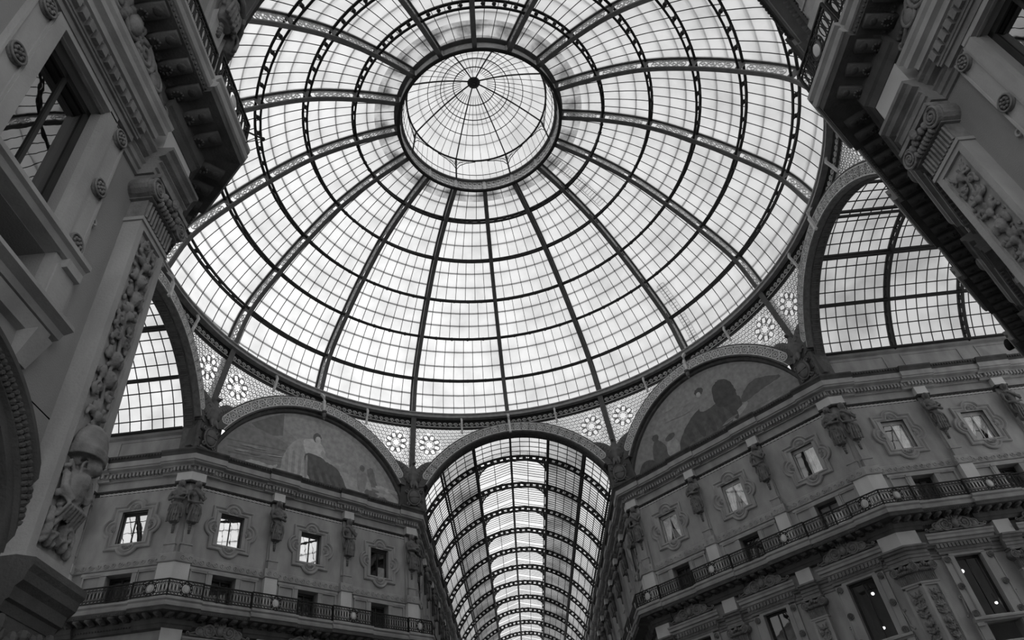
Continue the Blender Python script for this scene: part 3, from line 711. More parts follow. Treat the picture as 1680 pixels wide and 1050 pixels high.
# round portal arch under the near left window
ar = MB(); cx, cz, r0 = ARCH
def arcp(r, d, a0=0, a1=180, n=80): return [(cx+r*cos(rad(a0+(a1-a0)*i/n)), -d, cz+r*sin(rad(a0+(a1-a0)*i/n))) for i in range(n+1)]
ar.loft([arcp(2.52, 0), arcp(2.52, .1), arcp(2.4, .14), arcp(2.36, .08), arcp(2.12, .1), arcp(2.1, .04), arcp(1.95, .06), arcp(1.9, -.45)], False)
for rr_, w_ in ((2.28, .045), (2.18, .04)):
    for i, p in enumerate(arcp(rr_, .1, n=90)[:-1]): ar.ell(p, (w_, .05, w_*1.2), 6, 4, Matrix.Rotation(.6*(1 if i % 2 else -1), 3, 'Y'))
for sx in (-1, 1):
    a, b = sorted((sx*1.9, sx*2.5)); ar.box(cx+a, cx+b, -.1, .45, 0, 5.0)
t = thing('portal_arch', 'dark round portal arch with leaf moulding below the near left window', 'arch', MW['sl'])
obj('archivolt', ar, M_DARK, t, smooth=False)
q = MB(); q.add(arcp(2.0, -.4, n=40)+[(cx-2, .4, 0), (cx+2, .4, 0)], [tuple(range(43))]); obj('fanlight', q, M_BLACK, t)
sp = MB(); n = 40
up_ = [(cx+2.12*min(1, max(-1, 1.45*cos(pi*i/n))), 0.0, 7.12 if .02 < i/n < .98 else 5.0) for i in range(n+1)]
sp.arcring(arcp(2.3, 0.0, n=40), [(p[0], 0, max(p[2], 5.)) for p in up_]); obj('spandrel', sp, M_NEAR, t)

# ------------------------------------------------------------------ arches round the octagon and painted lunettes
ZC, RI, RO = 20.8, 7.27, 8.12
def arc(r, y, a0, a1, n=64, zc=ZC): return [(r*sin(rad(a0+(a1-a0)*i/n)), y, zc+r*cos(rad(a0+(a1-a0)*i/n))) for i in range(n+1)]
amax_o = math.degrees(math.acos((24.6-ZC)/RO)); amax_i = math.degrees(math.acos((24.55-ZC)/RI))
def band_mesh(depth_back):
    mb = MB(); y = .3-DW+DW; d = .3
    A = [[], [], [], [], [], []]
    mb.loft([arc(RO, 0.4, -amax_o, amax_o), arc(RO, -d, -amax_o, amax_o), arc(RO-.07, -d-.05, -amax_o-.2, amax_o+.2), arc(RO-.1, -d, -amax_o-.2, amax_o+.2), arc(RI+.1, -d, -amax_i+.2, amax_i-.2),
             arc(RI+.07, -d-.05, -amax_i, amax_i), arc(RI, -d-.03, -amax_i, amax_i), arc(RI, 0.0, -amax_i, amax_i)], False)
    return mb
BANDM = mesh_of('band', band_mesh(0), M_BAND)
pat = MB(); d = .31; rm = (RI+RO)/2
nro = 27
for i in range(nro):
    a = rad(-amax_i+5+(2*amax_i-10)*i/(nro-1)); c = (rm*sin(a), ZC+rm*cos(a))
    pat.torus(c, .28, .03, 18, 4, y=d); pat.torus(c, .08, .03, 10, 4, y=d)
    for q in range(8):
        t = 2*pi*q/8; pat.torus((c[0]+.175*cos(t), c[1]+.175*sin(t)), .062, .02, 8, 4, y=d)
    if i < nro-1:
        b = a+rad((2*amax_i-10)/(nro-1)/2); e = (rm*sin(b), ZC+rm*cos(b)); rv = (sin(b), cos(b))
        for sg in (-1, 1):
            f = (e[0]+rv[0]*.2*sg, e[1]+rv[1]*.2*sg); pat.torus(f, .095, .03, 10, 4, y=d)
        pat.torus(e, .05, .02, 8, 4, y=d)
for r in (RI+.13, RO-.13): pat.tube(arc(r, -d, -amax_i+.5, amax_i-.5), .035, 4, up=(0, 1, 0))
PATM = mesh_of('rosette_pattern', pat, M_SCR)
# soffit of an open arch with little coffers
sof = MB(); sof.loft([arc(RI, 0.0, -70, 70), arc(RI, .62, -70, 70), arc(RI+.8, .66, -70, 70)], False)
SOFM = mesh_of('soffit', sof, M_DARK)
cof = MB()
for i in range(49):
    a = rad(-67+134*i/48); c = Vector((sin(a), 0, cos(a))); tt = Vector((cos(a), 0, -sin(a)))
    for y0 in (.1,):
        o = Vector((0, y0, ZC))+c*(RI-.015)
        P = [o-tt*.11, o+tt*.11, o+tt*.11+Vector((0, .4, 0)), o-tt*.11+Vector((0, .4, 0))]
        cof.tube(P, .022, 4, True)
COFM = mesh_of('coffer_frames', cof, M_BAND)
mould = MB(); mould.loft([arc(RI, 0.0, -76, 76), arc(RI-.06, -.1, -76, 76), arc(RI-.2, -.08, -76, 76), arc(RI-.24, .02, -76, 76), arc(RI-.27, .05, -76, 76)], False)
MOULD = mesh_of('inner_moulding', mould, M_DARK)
IPM = []; FILM = []
for sg in (-1, 1):
    ip = MB(); a, b = sorted((sg*6.25, sg*7.5)); ip.box(a, b, .07, .5, 22.72, 25.2); FILM.append(mesh_of('impost_pier', ip, M_BAND))
for sg in (-1, 1):
    ip = MB(); a, b = sorted((sg*6.5, sg*7.46)); ip.box(a, b, -.3, .62, 22.72, 24.64); a2, b2 = sorted((sg*6.42, sg*7.5)); ip.box(a2, b2, -.36, .64, 24.5, 24.66)
    for i in range(3):
        for (c0, c1) in ((6.56, 6.94),):
            a, b = sorted((sg*c0, sg*c1)); ip.box(a, b, -.35, -.3, 22.86+.56*i, 23.3+.56*i)
    IPM.append(mesh_of('impost_pier', ip, M_BAND))
SIDES = {'n': (90, 'far arm'), 'e': (0, 'right arm'), 'w': (180, 'left arm')}
for k, (a, nm) in SIDES.items():
    M = wallM(DW*cos(rad(a)), DW*sin(rad(a)), rad(a-90))
    t = thing('arch_band', 'patterned arch with rosettes opening onto the '+nm, 'arch', M)
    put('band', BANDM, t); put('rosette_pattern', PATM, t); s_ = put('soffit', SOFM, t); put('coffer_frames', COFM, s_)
    for q in (IPM[0], IPM[1]): put('impost_pier', q, t)
for k, nm in (('nw', 'left painted lunette'), ('ne', 'right painted lunette')):
    t = thing('arch_band', 'patterned arch with rosettes framing the '+nm, 'arch', MW[k])
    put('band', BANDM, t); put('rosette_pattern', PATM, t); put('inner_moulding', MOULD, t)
    for q in FILM: put('impost_pier', q, t)

# lunette pictures: painted plaster, a plain generic allegory
TONES = {}
def paint(g):
    key = round(g, 3)
    if key not in TONES: TONES[key] = stone('paint_%03d' % int(g*1000), g*1.75, .2, 3.2, .05, 40., .7, False)
    return TONES[key]
def blobpoly(pts, n=3):
    """smooth closed outline through points (Catmull-Rom)"""
    out = []; m = len(pts)
    for i in range(m):
        p0, p1, p2, p3 = (pts[(i+j-1) % m] for j in range(4))
        for q in range(n):
            u = q/n
            out.append(tuple(.5*((2*p1[c])+(-p0[c]+p2[c])*u+(2*p0[c]-5*p1[c]+4*p2[c]-p3[c])*u*u+(-p0[c]+3*p1[c]-3*p2[c]+p3[c])*u**3) for c in (0, 1)))
    return out
LAY = [0]
def daub(t, name, pts, g, n=4):
    LAY[0] += 1; y = .0485-.0005*LAY[0]; P = blobpoly(pts, n+3) if n > 1 else pts
    if n > 1: J = random.Random(len(pts)+LAY[0]); jw = min(.03, .05*min(max(p[0] for p in P)-min(p[0] for p in P), max(p[1] for p in P)-min(p[1] for p in P))); P = [(x+J.uniform(-jw, jw), z+J.uniform(-jw, jw)) for x, z in P]
    mb = MB(); k = len(P)
    mb.add([(x, y, z) for x, z in P], [tuple(range(k))])
    o = obj(name, mb, paint(g), t)
    # face the room
    return o
def lunette(k, label, base):
    t = thing('painted_lunette', label, 'wall painting', MW[k]); LAY[0] = 0
    P = [(p[0], .05, p[2]) for p in arc(RI-.1, 0, -74.5, 74.5)]
    mb = MB(); mb.add(P, [tuple(range(len(P)))]); mb.add([(p[0], .4, p[2]) for p in P], [tuple(range(len(P)))])
    mb.arcring(P, [(p[0], .4, p[2]) for p in P], True)
    obj('painted_ground', mb, paint(base), t); return t
def elps(cx, cz, rx, rz, rot=0, n=14):
    return [(cx+rx*cos(2*pi*i/n)*cos(rot)-rz*sin(2*pi*i/n)*sin(rot), cz+rx*cos(2*pi*i/n)*sin(rot)+rz*sin(2*pi*i/n)*cos(rot)) for i in range(n)]
t = lunette('nw', 'arched wall painting of a seated robed figure, left of the far arm', .17)
daub(t, 'painted_sky', [(-3.0, 26.6), (-2.2, 27.2), (0, 27.5), (2.2, 27.1), (4.2, 25.9), (5.6, 24.2), (4, 24.0), (1.5, 24.4), (-.6, 25.2), (-1.8, 25.9)], .2)
daub(t, 'painted_columns', [(-4.6, 25.9), (-3.2, 26.9), (-2.5, 27.3), (-2.45, 25.7), (-3.6, 25.3)], .11, 1)
daub(t, 'painted_steps', [(-6.0, 24.6), (-4.8, 25.7), (-2.2, 25.2), (-1.4, 24.2), (-2, 22.8), (-6.6, 22.8)], .14, 2)
for i in range(4): daub(t, 'painted_step_edge', [(-5.9+.1*i, 24.4-.4*i), (-1.9, 24.75-.42*i), (-1.9, 24.7-.42*i), (-5.9+.1*i, 24.32-.4*i)], .1, 1)
daub(t, 'painted_boat', [(-4.6, 23.35), (-3.9, 23.5), (-3.0, 23.45), (-2.6, 23.6), (-2.9, 23.1), (-3.6, 22.9), (-4.3, 23.0)], .27)
daub(t, 'painted_ground_strip', [(-2, 23.0), (0, 22.95), (2.5, 23.2), (5, 23.3), (6.3, 23.2), (6.7, 22.78), (-2, 22.78)], .12)
daub(t, 'painted_hills', [(1.2, 24.1), (2.2, 24.4), (3.2, 24.1), (4.6, 24.3), (5.7, 23.9), (6.2, 23.2), (3, 23.1), (1.2, 23.3)], .24)
daub(t, 'painted_cloak', [(-1.9, 25.2), (-1.3, 25.85), (-.5, 26.0), (-.4, 25.0), (-.9, 23.8), (-1.2, 22.85), (-2.3, 22.85), (-2.3, 24.2)], .23)
daub(t, 'painted_bodice', [(-1.0, 25.8), (-.4, 26.1), (.3, 25.9), (.6, 25.3), (.3, 24.7), (-.6, 24.7)], .32)
daub(t, 'painted_skirt', [(-.8, 24.9), (.3, 25.0), (1.5, 24.5), (1.95, 23.9), (2.3, 23.0), (1.2, 22.8), (-.1, 22.85), (-.7, 23.7)], .075)
daub(t, 'painted_hem', [(-.9, 23.8), (-.6, 23.6), (-.3, 22.9), (-1.3, 22.85)], .3)
daub(t, 'painted_arm', [(.4, 25.5), (.9, 25.0), (1.7, 24.95), (2.1, 25.15), (2.0, 25.0), (1.7, 24.75), (.8, 24.75), (.3, 25.1)], .24)
daub(t, 'painted_hair', elps(-.05, 26.3, .3, .36), .08); daub(t, 'painted_face', elps(.02, 26.16, .2, .27), .33)
daub(t, 'painted_child', [(3.1, 24.7), (3.4, 24.95), (3.75, 24.8), (3.8, 24.2), (3.6, 23.5), (3.2, 23.4), (3.05, 24.0)], .17)
daub(t, 'painted_child_head', elps(3.42, 25.1, .2, .24), .1)
daub(t, 'painted_drape', [(3.8, 25.0), (4.2, 25.3), (4.5, 24.6), (4.75, 23.6), (4.5, 23.2), (4.1, 24.1)], .12)
daub(t, 'painted_basket', [(3.7, 23.6), (4.5, 23.6), (4.6, 23.2), (4.3, 22.85), (3.8, 22.85)], .1); daub(t, 'painted_fruit', elps(3.7, 22.95, .3, .14), .36)
daub(t, 'painted_bushes', [(4.5, 23.2), (5.2, 23.4), (5.8, 23.0), (6.4, 22.85), (4.4, 22.8)], .09)
Q = random.Random(4)
for i in range(7): x = -2.1+.22*i; daub(t, 'painted_fold', [(x, 24.9-.05*i), (x+.12, 24.8), (x+.2, 23.6), (x+.05, 22.95), (x-.03, 23.8)], (.19, .26)[i % 2])
for i in range(8): x = -.5+.3*i; daub(t, 'painted_fold', [(x, 24.5-.12*i), (x+.12, 24.4-.13*i), (x+.5, 23.2), (x+.35, 22.95), (x+.1, 23.7-.04*i)], (.088, .064)[i % 2])
for i in range(9): x = Q.uniform(4.6, 6); daub(t, 'painted_cloud', elps(x, Q.uniform(23.5, 24.1), Q.uniform(.3, .7), Q.uniform(.06, .14)), Q.uniform(.2, .3))
for i in range(18): x = Q.uniform(2.6, 6.3); daub(t, 'painted_plant', elps(x, Q.uniform(22.8, 23.25), Q.uniform(.08, .28), Q.uniform(.06, .16), Q.uniform(-1, 1)), Q.choice((.07, .1, .15, .26, .34)))
for i in range(8): x = Q.uniform(-5.5, -2.4); daub(t, 'painted_wave', elps(x, Q.uniform(23.2, 24.9), Q.uniform(.2, .6), Q.uniform(.03, .07), .15), Q.choice((.11, .2, .24)))
t = lunette('ne', 'arched wall painting of dark reclining figures in a field, right of the far arm', .15)
daub(t, 'painted_sky', [(-4.2, 25.3), (-2.2, 27.1), (0, 27.6), (2.6, 27.1), (5, 25.6), (3, 25.2), (0, 24.6), (-3, 24.3)], .165)
daub(t, 'painted_field', [(-6.6, 22.8), (-6.3, 23.5), (-4, 23.4), (-1, 23.3), (2, 23.9), (4.6, 24.3), (6.2, 24.1), (6.7, 22.8)], .135)
daub(t, 'painted_mound', [(-2.6, 23.0), (-2.0, 24.3), (-.9, 25.1), (.2, 25.4), (1.9, 25.3), (2.6, 24.6), (2.3, 23.7), (.5, 23.2)], .06)
daub(t, 'painted_torso', [(-.3, 25.1), (-.1, 26.0), (.5, 26.4), (1.2, 26.2), (1.3, 25.4), (.6, 25.0)], .16)
daub(t, 'painted_cloak', [(.9, 25.0), (1.0, 26.1), (1.6, 26.5), (2.2, 26.2), (2.5, 25.3), (2.3, 24.6), (1.4, 24.5)], .05)
daub(t, 'painted_head', elps(.05, 26.5, .34, .28), .055); daub(t, 'painted_face', elps(-.04, 26.3, .17, .19), .24)
daub(t, 'painted_figure', [(-4.7, 23.3), (-4.5, 24.5), (-4.1, 24.9), (-3.7, 24.5), (-3.4, 23.9), (-3.2, 23.1), (-4, 22.95)], .075)
daub(t, 'painted_head', elps(-4.12, 25.05, .28, .24), .06)
daub(t, 'painted_helper', [(-3.5, 23.6), (-3.3, 24.3), (-2.9, 24.4), (-2.5, 24.0), (-2.6, 23.2), (-3.2, 23.0)], .2); daub(t, 'painted_hat', elps(-3.0, 24.55, .42, .22, .2), .07)
daub(t, 'painted_animal', [(-6.1, 23.0), (-5.7, 23.7), (-5.2, 23.8), (-4.7, 23.6), (-4.5, 23.1), (-5.2, 22.8)], .06)
daub(t, 'painted_furrow', [(-4.6, 23.0), (-3, 23.05), (-1, 23.5), (.6, 23.6), (.4, 23.3), (-1.2, 23.1), (-3, 22.85)], .075)
daub(t, 'painted_hedge', [(2.6, 24.4), (3.2, 25.0), (3.9, 25.2), (4.6, 25.0), (5.5, 24.5), (4, 24.3), (2.8, 24.1)], .075)
daub(t, 'painted_stone', [(1.5, 23.5), (2.2, 23.9), (2.9, 24.1), (2.8, 23.8), (1.8, 23.3)], .2)
for i in range(10): x = -2.1+.42*i; daub(t, 'painted_fold', [(x, 24.1+.06*i), (x+.2, 24.3), (x+.45, 23.7), (x+.3, 23.3), (x+.05, 23.6)], (.07, .054)[i % 2])
for i in range(14): x = Q.uniform(-6, 6); daub(t, 'painted_furrow', elps(x, Q.uniform(22.85, 23.5)+.05*x, Q.uniform(.2, .7), Q.uniform(.03, .08), .12), Q.choice((.09, .12, .17)))
for i in range(7): x = Q.uniform(-3, -1.2); daub(t, 'painted_cloud', elps(x, Q.uniform(25.6, 26.6), Q.uniform(.4, .9), Q.uniform(.08, .2)), Q.uniform(.15, .19))
for k in ('sw', 'se'):                                               # plain upper wall under the dome on the near side
    mb = MB(); P = arc(RO, .05, -77, 77); Q = [(p[0], .5, p[2]) for p in P]; mb.add(P, [tuple(range(len(P)))]); mb.add(Q, [tuple(range(len(Q)))]); mb.arcring(P, Q, True)
    struct('wall_'+('south_west' if k == 'sw' else 'south_east')+'_upper', mb, M_WALL, 'plain arched wall above the cornice of the '+WHERE[k], 'wall', MW[k])

# ------------------------------------------------------------------ eagles with shields at the corners
def eagle():
    mb = MB()
    mb.loft([[(rx*cos(t), -.15+ry*sin(t), z) for t in [2*pi*i/12 for i in range(12)]] for rx, ry, z in ((.1, .08, -.1), (.2, .18, .15), (.3, .26, .6), (.33, .3, 1.0), (.24, .24, 1.4), (.14, .16, 1.7))], True, True, True)
    mb.ell((.03, -.3, 1.82), (.15, .19, .15), 10, 8); mb.tube([(.05, -.42, 1.82), (.08, -.56, 1.78), (.09, -.6, 1.68)], .07, 6, rr=[.08, .055, .02])
    for sx in (-1, 1):
        A_, B_ = Vector((sx*.22, -.16, 1.2)), Vector((sx*1.5, .12, 2.3))
        for i in range(13):
            f = i/12; root = A_.lerp(B_, f)+Vector((0, 0, .12*sin(pi*f))); t = rad(-82+78*f*f); r = .85-.25*f
            tip = root+Vector((sx*r*cos(t), .08, r*sin(t)))
            mb.tube([root, root.lerp(tip, .5)+Vector((0, -.07, 0)), tip], .1, 6, rr=[.1, .11, .05], flat=.7)
        for i in range(8):
            f = i/7; root = A_.lerp(B_, f*.85)+Vector((0, -.06, .1*sin(pi*f))); t = rad(-80+60*f)
            tip = root+Vector((sx*.42*cos(t), .0, .42*sin(t))); mb.tube([root, root.lerp(tip, .5)+Vector((0, -.08, 0)), tip], .1, 6, rr=[.08, .09, .05])
        mb.tube([A_, A_.lerp(B_, .35)+Vector((0, -.05, .16)), A_.lerp(B_, .7)+Vector((0, -.03, .12)), B_], .12, 7, rr=[.17, .14, .11, .06])
        mb.tube([(sx*.16, -.25, .35), (sx*.2, -.36, .05), (sx*.2, -.42, -.1)], .1, 7, rr=[.14, .09, .06])
        for q in (-1, 0, 1): mb.tube([(sx*.2, -.4, -.08), (sx*.2+q*.07, -.5, -.1), (sx*.2+q*.08, -.52, -.2)], .03, 5)
    for i in range(5): mb.tube([(0, -.05, .2), ((i-2)*.09, -.08, -.2), ((i-2)*.13, -.1, -.55)], .07, 6, rr=[.08, .08, .04])
    return mb
EAG = remesh(eagle(), 'eagle_body', M_BRONZE, .04, 1)
shd = MB(); shd.ell((0, -.3, -.75), (.37, .14, .52), 18, 12); SHM = mesh_of('shield', shd, M_IRON2, True)
shf = MB(); shf.torus((0, -.75), .42, .07, 24, 6, 1, 1.35, y=.26); shf.box(-.36, .36, -.45, -.4, -.8, -.75)
for sx in (-1, 1):
    spiral(shf, sx*.45, -.3, .16, 0, 1.3, .05, .24, sx, 14); spiral(shf, sx*.36, -1.25, .16, 0, 1.3, .05, .24, -sx, 14)
shf.box(-.5, .5, -.2, .2, -1.55, -1.36); SHFM = mesh_of('shield_scrolls', shf, M_BRONZE, True)
pdl = MB()
pdl.add([(-1.05, .42, -1.55), (-1.0, .05, -1.55), (0, -.12, -1.55), (1.0, .05, -1.55), (1.05, .42, -1.55), (-.85, .42, .6), (-.75, .05, .6), (0, -.1, .6), (.75, .05, .6), (.85, .42, .6)],
        [(0, 1, 6, 5), (1, 2, 7, 6), (2, 3, 8, 7), (3, 4, 9, 8), (5, 6, 7, 8, 9)])
PDLM = mesh_of('pedestal', pdl, M_DARK)
for a, lab in ((112.5, 'bronze eagle spreading its wings over a shield, left of the far arm arch'), (67.5, 'bronze eagle spreading its wings over a shield, right of the far arm arch'),
               (157.5, 'bronze eagle over a shield where the left arm meets the left lunette'), (22.5, 'bronze eagle over a shield where the right arm meets the right lunette')):
    Rr = 18.86; M = Matrix.Translation((Rr*cos(rad(a)), Rr*sin(rad(a)), 24.35)) @ Matrix.Rotation(rad(a-90), 4, 'Z')
    t = thing('eagle_emblem', lab, 'sculpture', M, 'eagles at the corners of the dome')
    put('eagle_body', EAG, t); s_ = put('shield', SHM, t); put('shield_scrolls', SHFM, s_); put('pedestal', PDLM, t)

# ------------------------------------------------------------------ the dome
NODES = [(18.0, 30.0), (17.1, 32.6), (15.15, 35.0), (13.1, 37.0), (10.7, 38.85), (7.95, 40.1), (5.35, 40.8)]
def cr(pts, n):
    out = []; m = len(pts)
    for i in range(m-1):
        p0 = pts[i-1] if i else (2*pts[0][0]-pts[1][0], 2*pts[0][1]-pts[1][1]); p1, p2 = pts[i], pts[i+1]
        p3 = pts[i+2] if i+2 < m else (2*p2[0]-p1[0], 2*p2[1]-p1[1])
        for q in range(n):
            u = q/n; out.append(tuple(.5*((2*p1[c])+(-p0[c]+p2[c])*u+(2*p0[c]-5*p1[c]+4*p2[c]-p3[c])*u*u+(-p0[c]+3*p1[c]-3*p2[c]+p3[c])*u**3) for c in (0, 1)))
    out.append(pts[-1]); return out
NS = 6
PR = cr(NODES, NS)
def norm(i):
    a, b = PR[max(i-1, 0)], PR[min(i+1, len(PR)-1)]; dx, dz = b[0]-a[0], b[1]-a[1]; l = hypot(dx, dz); return (dz/l, -dx/l)
def onp(i, o):
    n = norm(i); return (PR[i][0]+n[0]*o, PR[i][1]+n[1]*o)
def at(u, o):
    """point of the dome profile, u in panels (0..6)"""
    f = u*NS; i = min(int(f), len(PR)-2); w = f-i; a, b = onp(i, o), onp(i+1, o); return (a[0]+(b[0]-a[0])*w, a[1]+(b[1]-a[1])*w)
DEPTH = .9; GO = .88
def strip_beam(mb, o0, o1, hw):
    """box following the profile between offsets o0,o1 with half width hw, in the plane y=0"""
    rings = []
    for i in range(len(PR)):
        a, b = onp(i, o0), onp(i, o1); rings.append([(a[0], -hw, a[1]), (a[0], hw, a[1]), (b[0], hw, b[1]), (b[0], -hw, b[1])])
    mb.loft(rings, True, True, True)
rib = MB(); strip_beam(rib, 0, .09, .14); strip_beam(rib, .05, .13, .05); strip_beam(rib, DEPTH-.14, DEPTH-.02, .05); strip_beam(rib, DEPTH-.07, DEPTH+.04, .13)
for u in range(7):
    for e in ((-.16, .16) if 0 < u < 6 else (0,)):
        a, b = at(max(0, min(6, u+e*.0)), .05), at(max(0, min(6, u)), DEPTH)
    n_ = norm(u*NS); tx = (-n_[1], n_[0])
    P = []
    for sy in (-.055, .055):
        for (o, t) in ((.05, -.17), (.05, .17), (DEPTH-.05, .17), (DEPTH-.05, -.17)):
            q = onp(u*NS, o); P.append((q[0]+tx[0]*t, sy, q[1]+tx[1]*t))
    rib.add(P, [(0, 1, 2, 3), (7, 6, 5, 4), (0, 4, 5, 1), (1, 5, 6, 2), (2, 6, 7, 3), (3, 7, 4, 0)])
RIBM = mesh_of('rib', rib, M_IRON2)
web = MB()
def webring(u, o, r, t):
    c = at(u, o); i = min(int(u*NS), len(PR)-2); n = norm(i); tx = (-n[1], n[0])
    web.tube([(c[0]+tx[0]*r*cos(h)+n[0]*r*sin(h), 0, c[1]+tx[1]*r*cos(h)+n[1]*r*sin(h)) for h in [2*pi*q/12 for q in range(12)]], t, 4, True, up=(0, 1, 0))
for p in range(6):
    for q in range(4):
        u = p+.14+.72*(q+.5)/4
        webring(u, .45, .25, .032); webring(u-.03, .38, .1, .03); webring(u+.03, .53, .1, .03)
        if q < 3:
            v = p+.14+.72*(q+1)/4; webring(v, .28, .07, .026); webring(v, .62, .07, .026)
for o in (.16, DEPTH-.16): web.tube([(onp(i, o)[0], 0, onp(i, o)[1]) for i in range(len(PR))], .03, 4)
WEBM = mesh_of('scroll_web', web, M_IRON3)
# lower part of the ribs: corner struts reaching down to the eagles
strut = MB()
A, B = Vector((18.05, 0, 29.75)), Vector((18.95, 0, 26.0))
for (x0, hw, th) in ((0, .19, .07), (.5, .15, .07)):
    strut.loft([[(p.x+x0+e*th*.5+f, sy*hw, p.z) for e, sy, f in ((-1, -1, 0), (-1, 1, 0), (1, 1, 0), (1, -1, 0))] for p in (A, B)], True, True, True)
for i in range(5):
    c = A.lerp(B, (i+.6)/5.2)+Vector((.27, 0, 0)); strut.tube([(c.x+.18*cos(h), 0, c.z+.22*sin(h)) for h in [2*pi*q/12 for q in range(12)]], .04, 4, True, up=(0, 1, 0))
STRM = mesh_of('corner_strut', strut, M_IRON2)
dome = thing('glass_dome', 'great round glass and iron dome over the octagon', 'dome')
for i in range(16):
    R = Matrix.Rotation(rad(22.5*i), 4, 'Z'); r = put('rib', RIBM, dome, R); put('scroll_web', WEBM, r)
    if i % 2: put('corner_strut', STRM, r)
# hoops: lattice girders
def hoop(u, o0=.26, o1=.78, seg=96):
    mb = MB()
    a, b = at(u, o0), at(u, o1)
    for p, w, h in ((a, .085, .07), (b, .1, .07)):
        mb.tube([(p[0]*cos(2*pi*q/seg), p[0]*sin(2*pi*q/seg), p[1]) for q in range(seg)], w, 4, True)
    for q in range(16*5):
        if q % 5 == 0: continue
        t = 2*pi*q/80
        for dt in (-.006, .006):
            mb.tube([((a[0])*cos(t-dt), a[0]*sin(t-dt), a[1]), (b[0]*cos(t+dt), b[0]*sin(t+dt), b[1])], .06, 4)
        c = ((a[0]+b[0])/2, (a[1]+b[1])/2); mb.ell((c[0]*cos(t), c[0]*sin(t), c[1]), (.14, .14, .14), 6, 4)
    return mb
for u in range(1, 6): obj('hoop_girder', hoop(u), M_IRON, dome)
# glazing, one sheet for each sixteenth, with its bars
PANES = [9, 9, 8, 7, 6, 4]
gl = MB(); gb = MB(); ob = MB(); st = 22.5
def pol(r, t, z): return (r*cos(t), r*sin(t), z)
NU = 24
for j in range(NU):
    for q in range(4):
        P = []
        for (jj, qq) in ((j, q), (j, q+1), (j+1, q+1), (j+1, q)):
            p = at(6*jj/NU, GO); P.append(pol(p[0], rad(-11.25+22.5*qq/4+11.25), p[1]))
        gl.add(P, [(0, 1, 2, 3)])
for p in range(6):
    for m in range(1, PANES[p]):
        t = rad(22.5*m/PANES[p]); L = []
        for q in range(5):
            c = at(p+q/4, GO-.03); L.append(pol(c[0], t, c[1]))
        gb.tube(L, .026, 4)
    for e in (1/3, 2/3):
        c = at(p+e, GO+.1); ob.tube([pol(c[0], rad(22.5*q/6), c[1]) for q in range(7)], .055, 4)
G_TOP = sheet_glass('dark_top_glass', .29, .36, .35, .9)  # lower transmission for the glass rows nearest the oculus
gt = MB(); cut = 22*4; gt.v = gl.v[cut*4:]; gt.f = [tuple(i-cut*4 for i in q) for q in gl.f[cut:]]; gl.v = gl.v[:cut*4]; gl.f = gl.f[:cut]
GTM = mesh_of('upper_glazing', gt, G_TOP, True)
GLM = mesh_of('glazing', gl, G_DOME, True); GBM = mesh_of('glazing_bars', gb, M_IRON); OBM = mesh_of('outer_bars', ob, M_IRON2)
for i in range(16):
    R = Matrix.Rotation(rad(22.5*i), 4, 'Z'); g = put('glazing', GLM, dome, R); put('upper_glazing', GTM, dome, R); put('glazing_bars', GBM, g); put('outer_bars', OBM, g)
def ringprof(P, seg=128):
    mb = MB(); mb.loft([[pol(r, 2*pi*q/seg, z) for q in range(seg)] for r, z in P+[P[0]]], True); return mb
obj('base_ring', ringprof([(17.86, 29.72), (18.22, 29.72), (18.22, 29.8), (18.06, 29.84), (18.06, 30.02), (18.2, 30.06), (18.2, 30.12), (17.88, 30.12), (17.88, 30.04), (17.98, 30.0), (17.98, 29.84), (17.86, 29.8)]), M_RING, dome)
obj('curb', ringprof([(18.55, 30.0), (18.75, 30.0), (18.75, 30.3), (18.55, 30.3)]), M_IRON, dome)
# running scroll frieze under the ring
fz = ringprof([(18.3, 29.08), (18.4, 29.08), (18.6, 29.98), (18.3, 29.9)]); fz.join(ringprof([(18.2, 29.0), (18.42, 29.0), (18.42, 29.08), (18.2, 29.08)]))
f_ = obj('frieze', fz, M_IRON, dome)
sc_ = MB(); nn = 16*18
for q in range(nn):
    if q % 18 in (0,): continue
    t0 = 2*pi*q/nn; pts = []
    for i in range(11):
        h = 2*pi*1.35*i/10; r = .175*(1-.75*i/10); pts.append(pol(18.28, t0+r*cos(h)/18.28, 29.36+r*sin(h)))
    sc_.tube(pts, .034, 4)
sc_.tube([pol(18.26, 2*pi*q/128, 29.12) for q in range(128)], .045, 4, True)
obj('running_scroll', sc_, M_IRON3, f_)
# little curved brackets from ring to arches
bk = MB(); bk.tube([(17.95, 0, 29.8), (17.75, 0, 29.5), (17.5, 0, 29.2), (17.45, 0, 28.9)], .1, 4); bk.tube([(18.05, 0, 29.75), (17.55, 0, 28.65)], .09, 4)
bk2 = MB(); bk2.tube([(17.95, 0, 29.8), (17.6, 0, 29.4), (17.48, 0, 28.9), (17.5, 0, 28.0)], .12, 4)
pe = MB(); pe.ell((17.4, 0, 27.78), (.14, .14, .24), 10, 7); pe.ell((17.42, 0, 28.06), (.2, .17, .12), 10, 6); pe.ell((17.4, 0, 27.5), (.07, .07, .1), 8, 6)
bk3 = MB(); bk3.tube([(18.0, 0, 29.78), (17.85, 0, 29.4), (17.98, 0, 29.0), (18.1, 0, 28.5)], .09, 4)
B2M, PEM, B3M = mesh_of('ring_bracket', bk2, M_IRON3), mesh_of('pendant', pe, M_BRONZE, True), mesh_of('ring_bracket', bk3, M_IRON3)
for i in range(8):
    b = put('ring_bracket', B2M, dome, Matrix.Rotation(rad(45*i), 4, 'Z'))
    if i % 2: put('pendant', PEM, b)
    for e in (-11.25, 11.25): put('ring_bracket', B3M, dome, Matrix.Rotation(rad(45*i+e), 4, 'Z'))
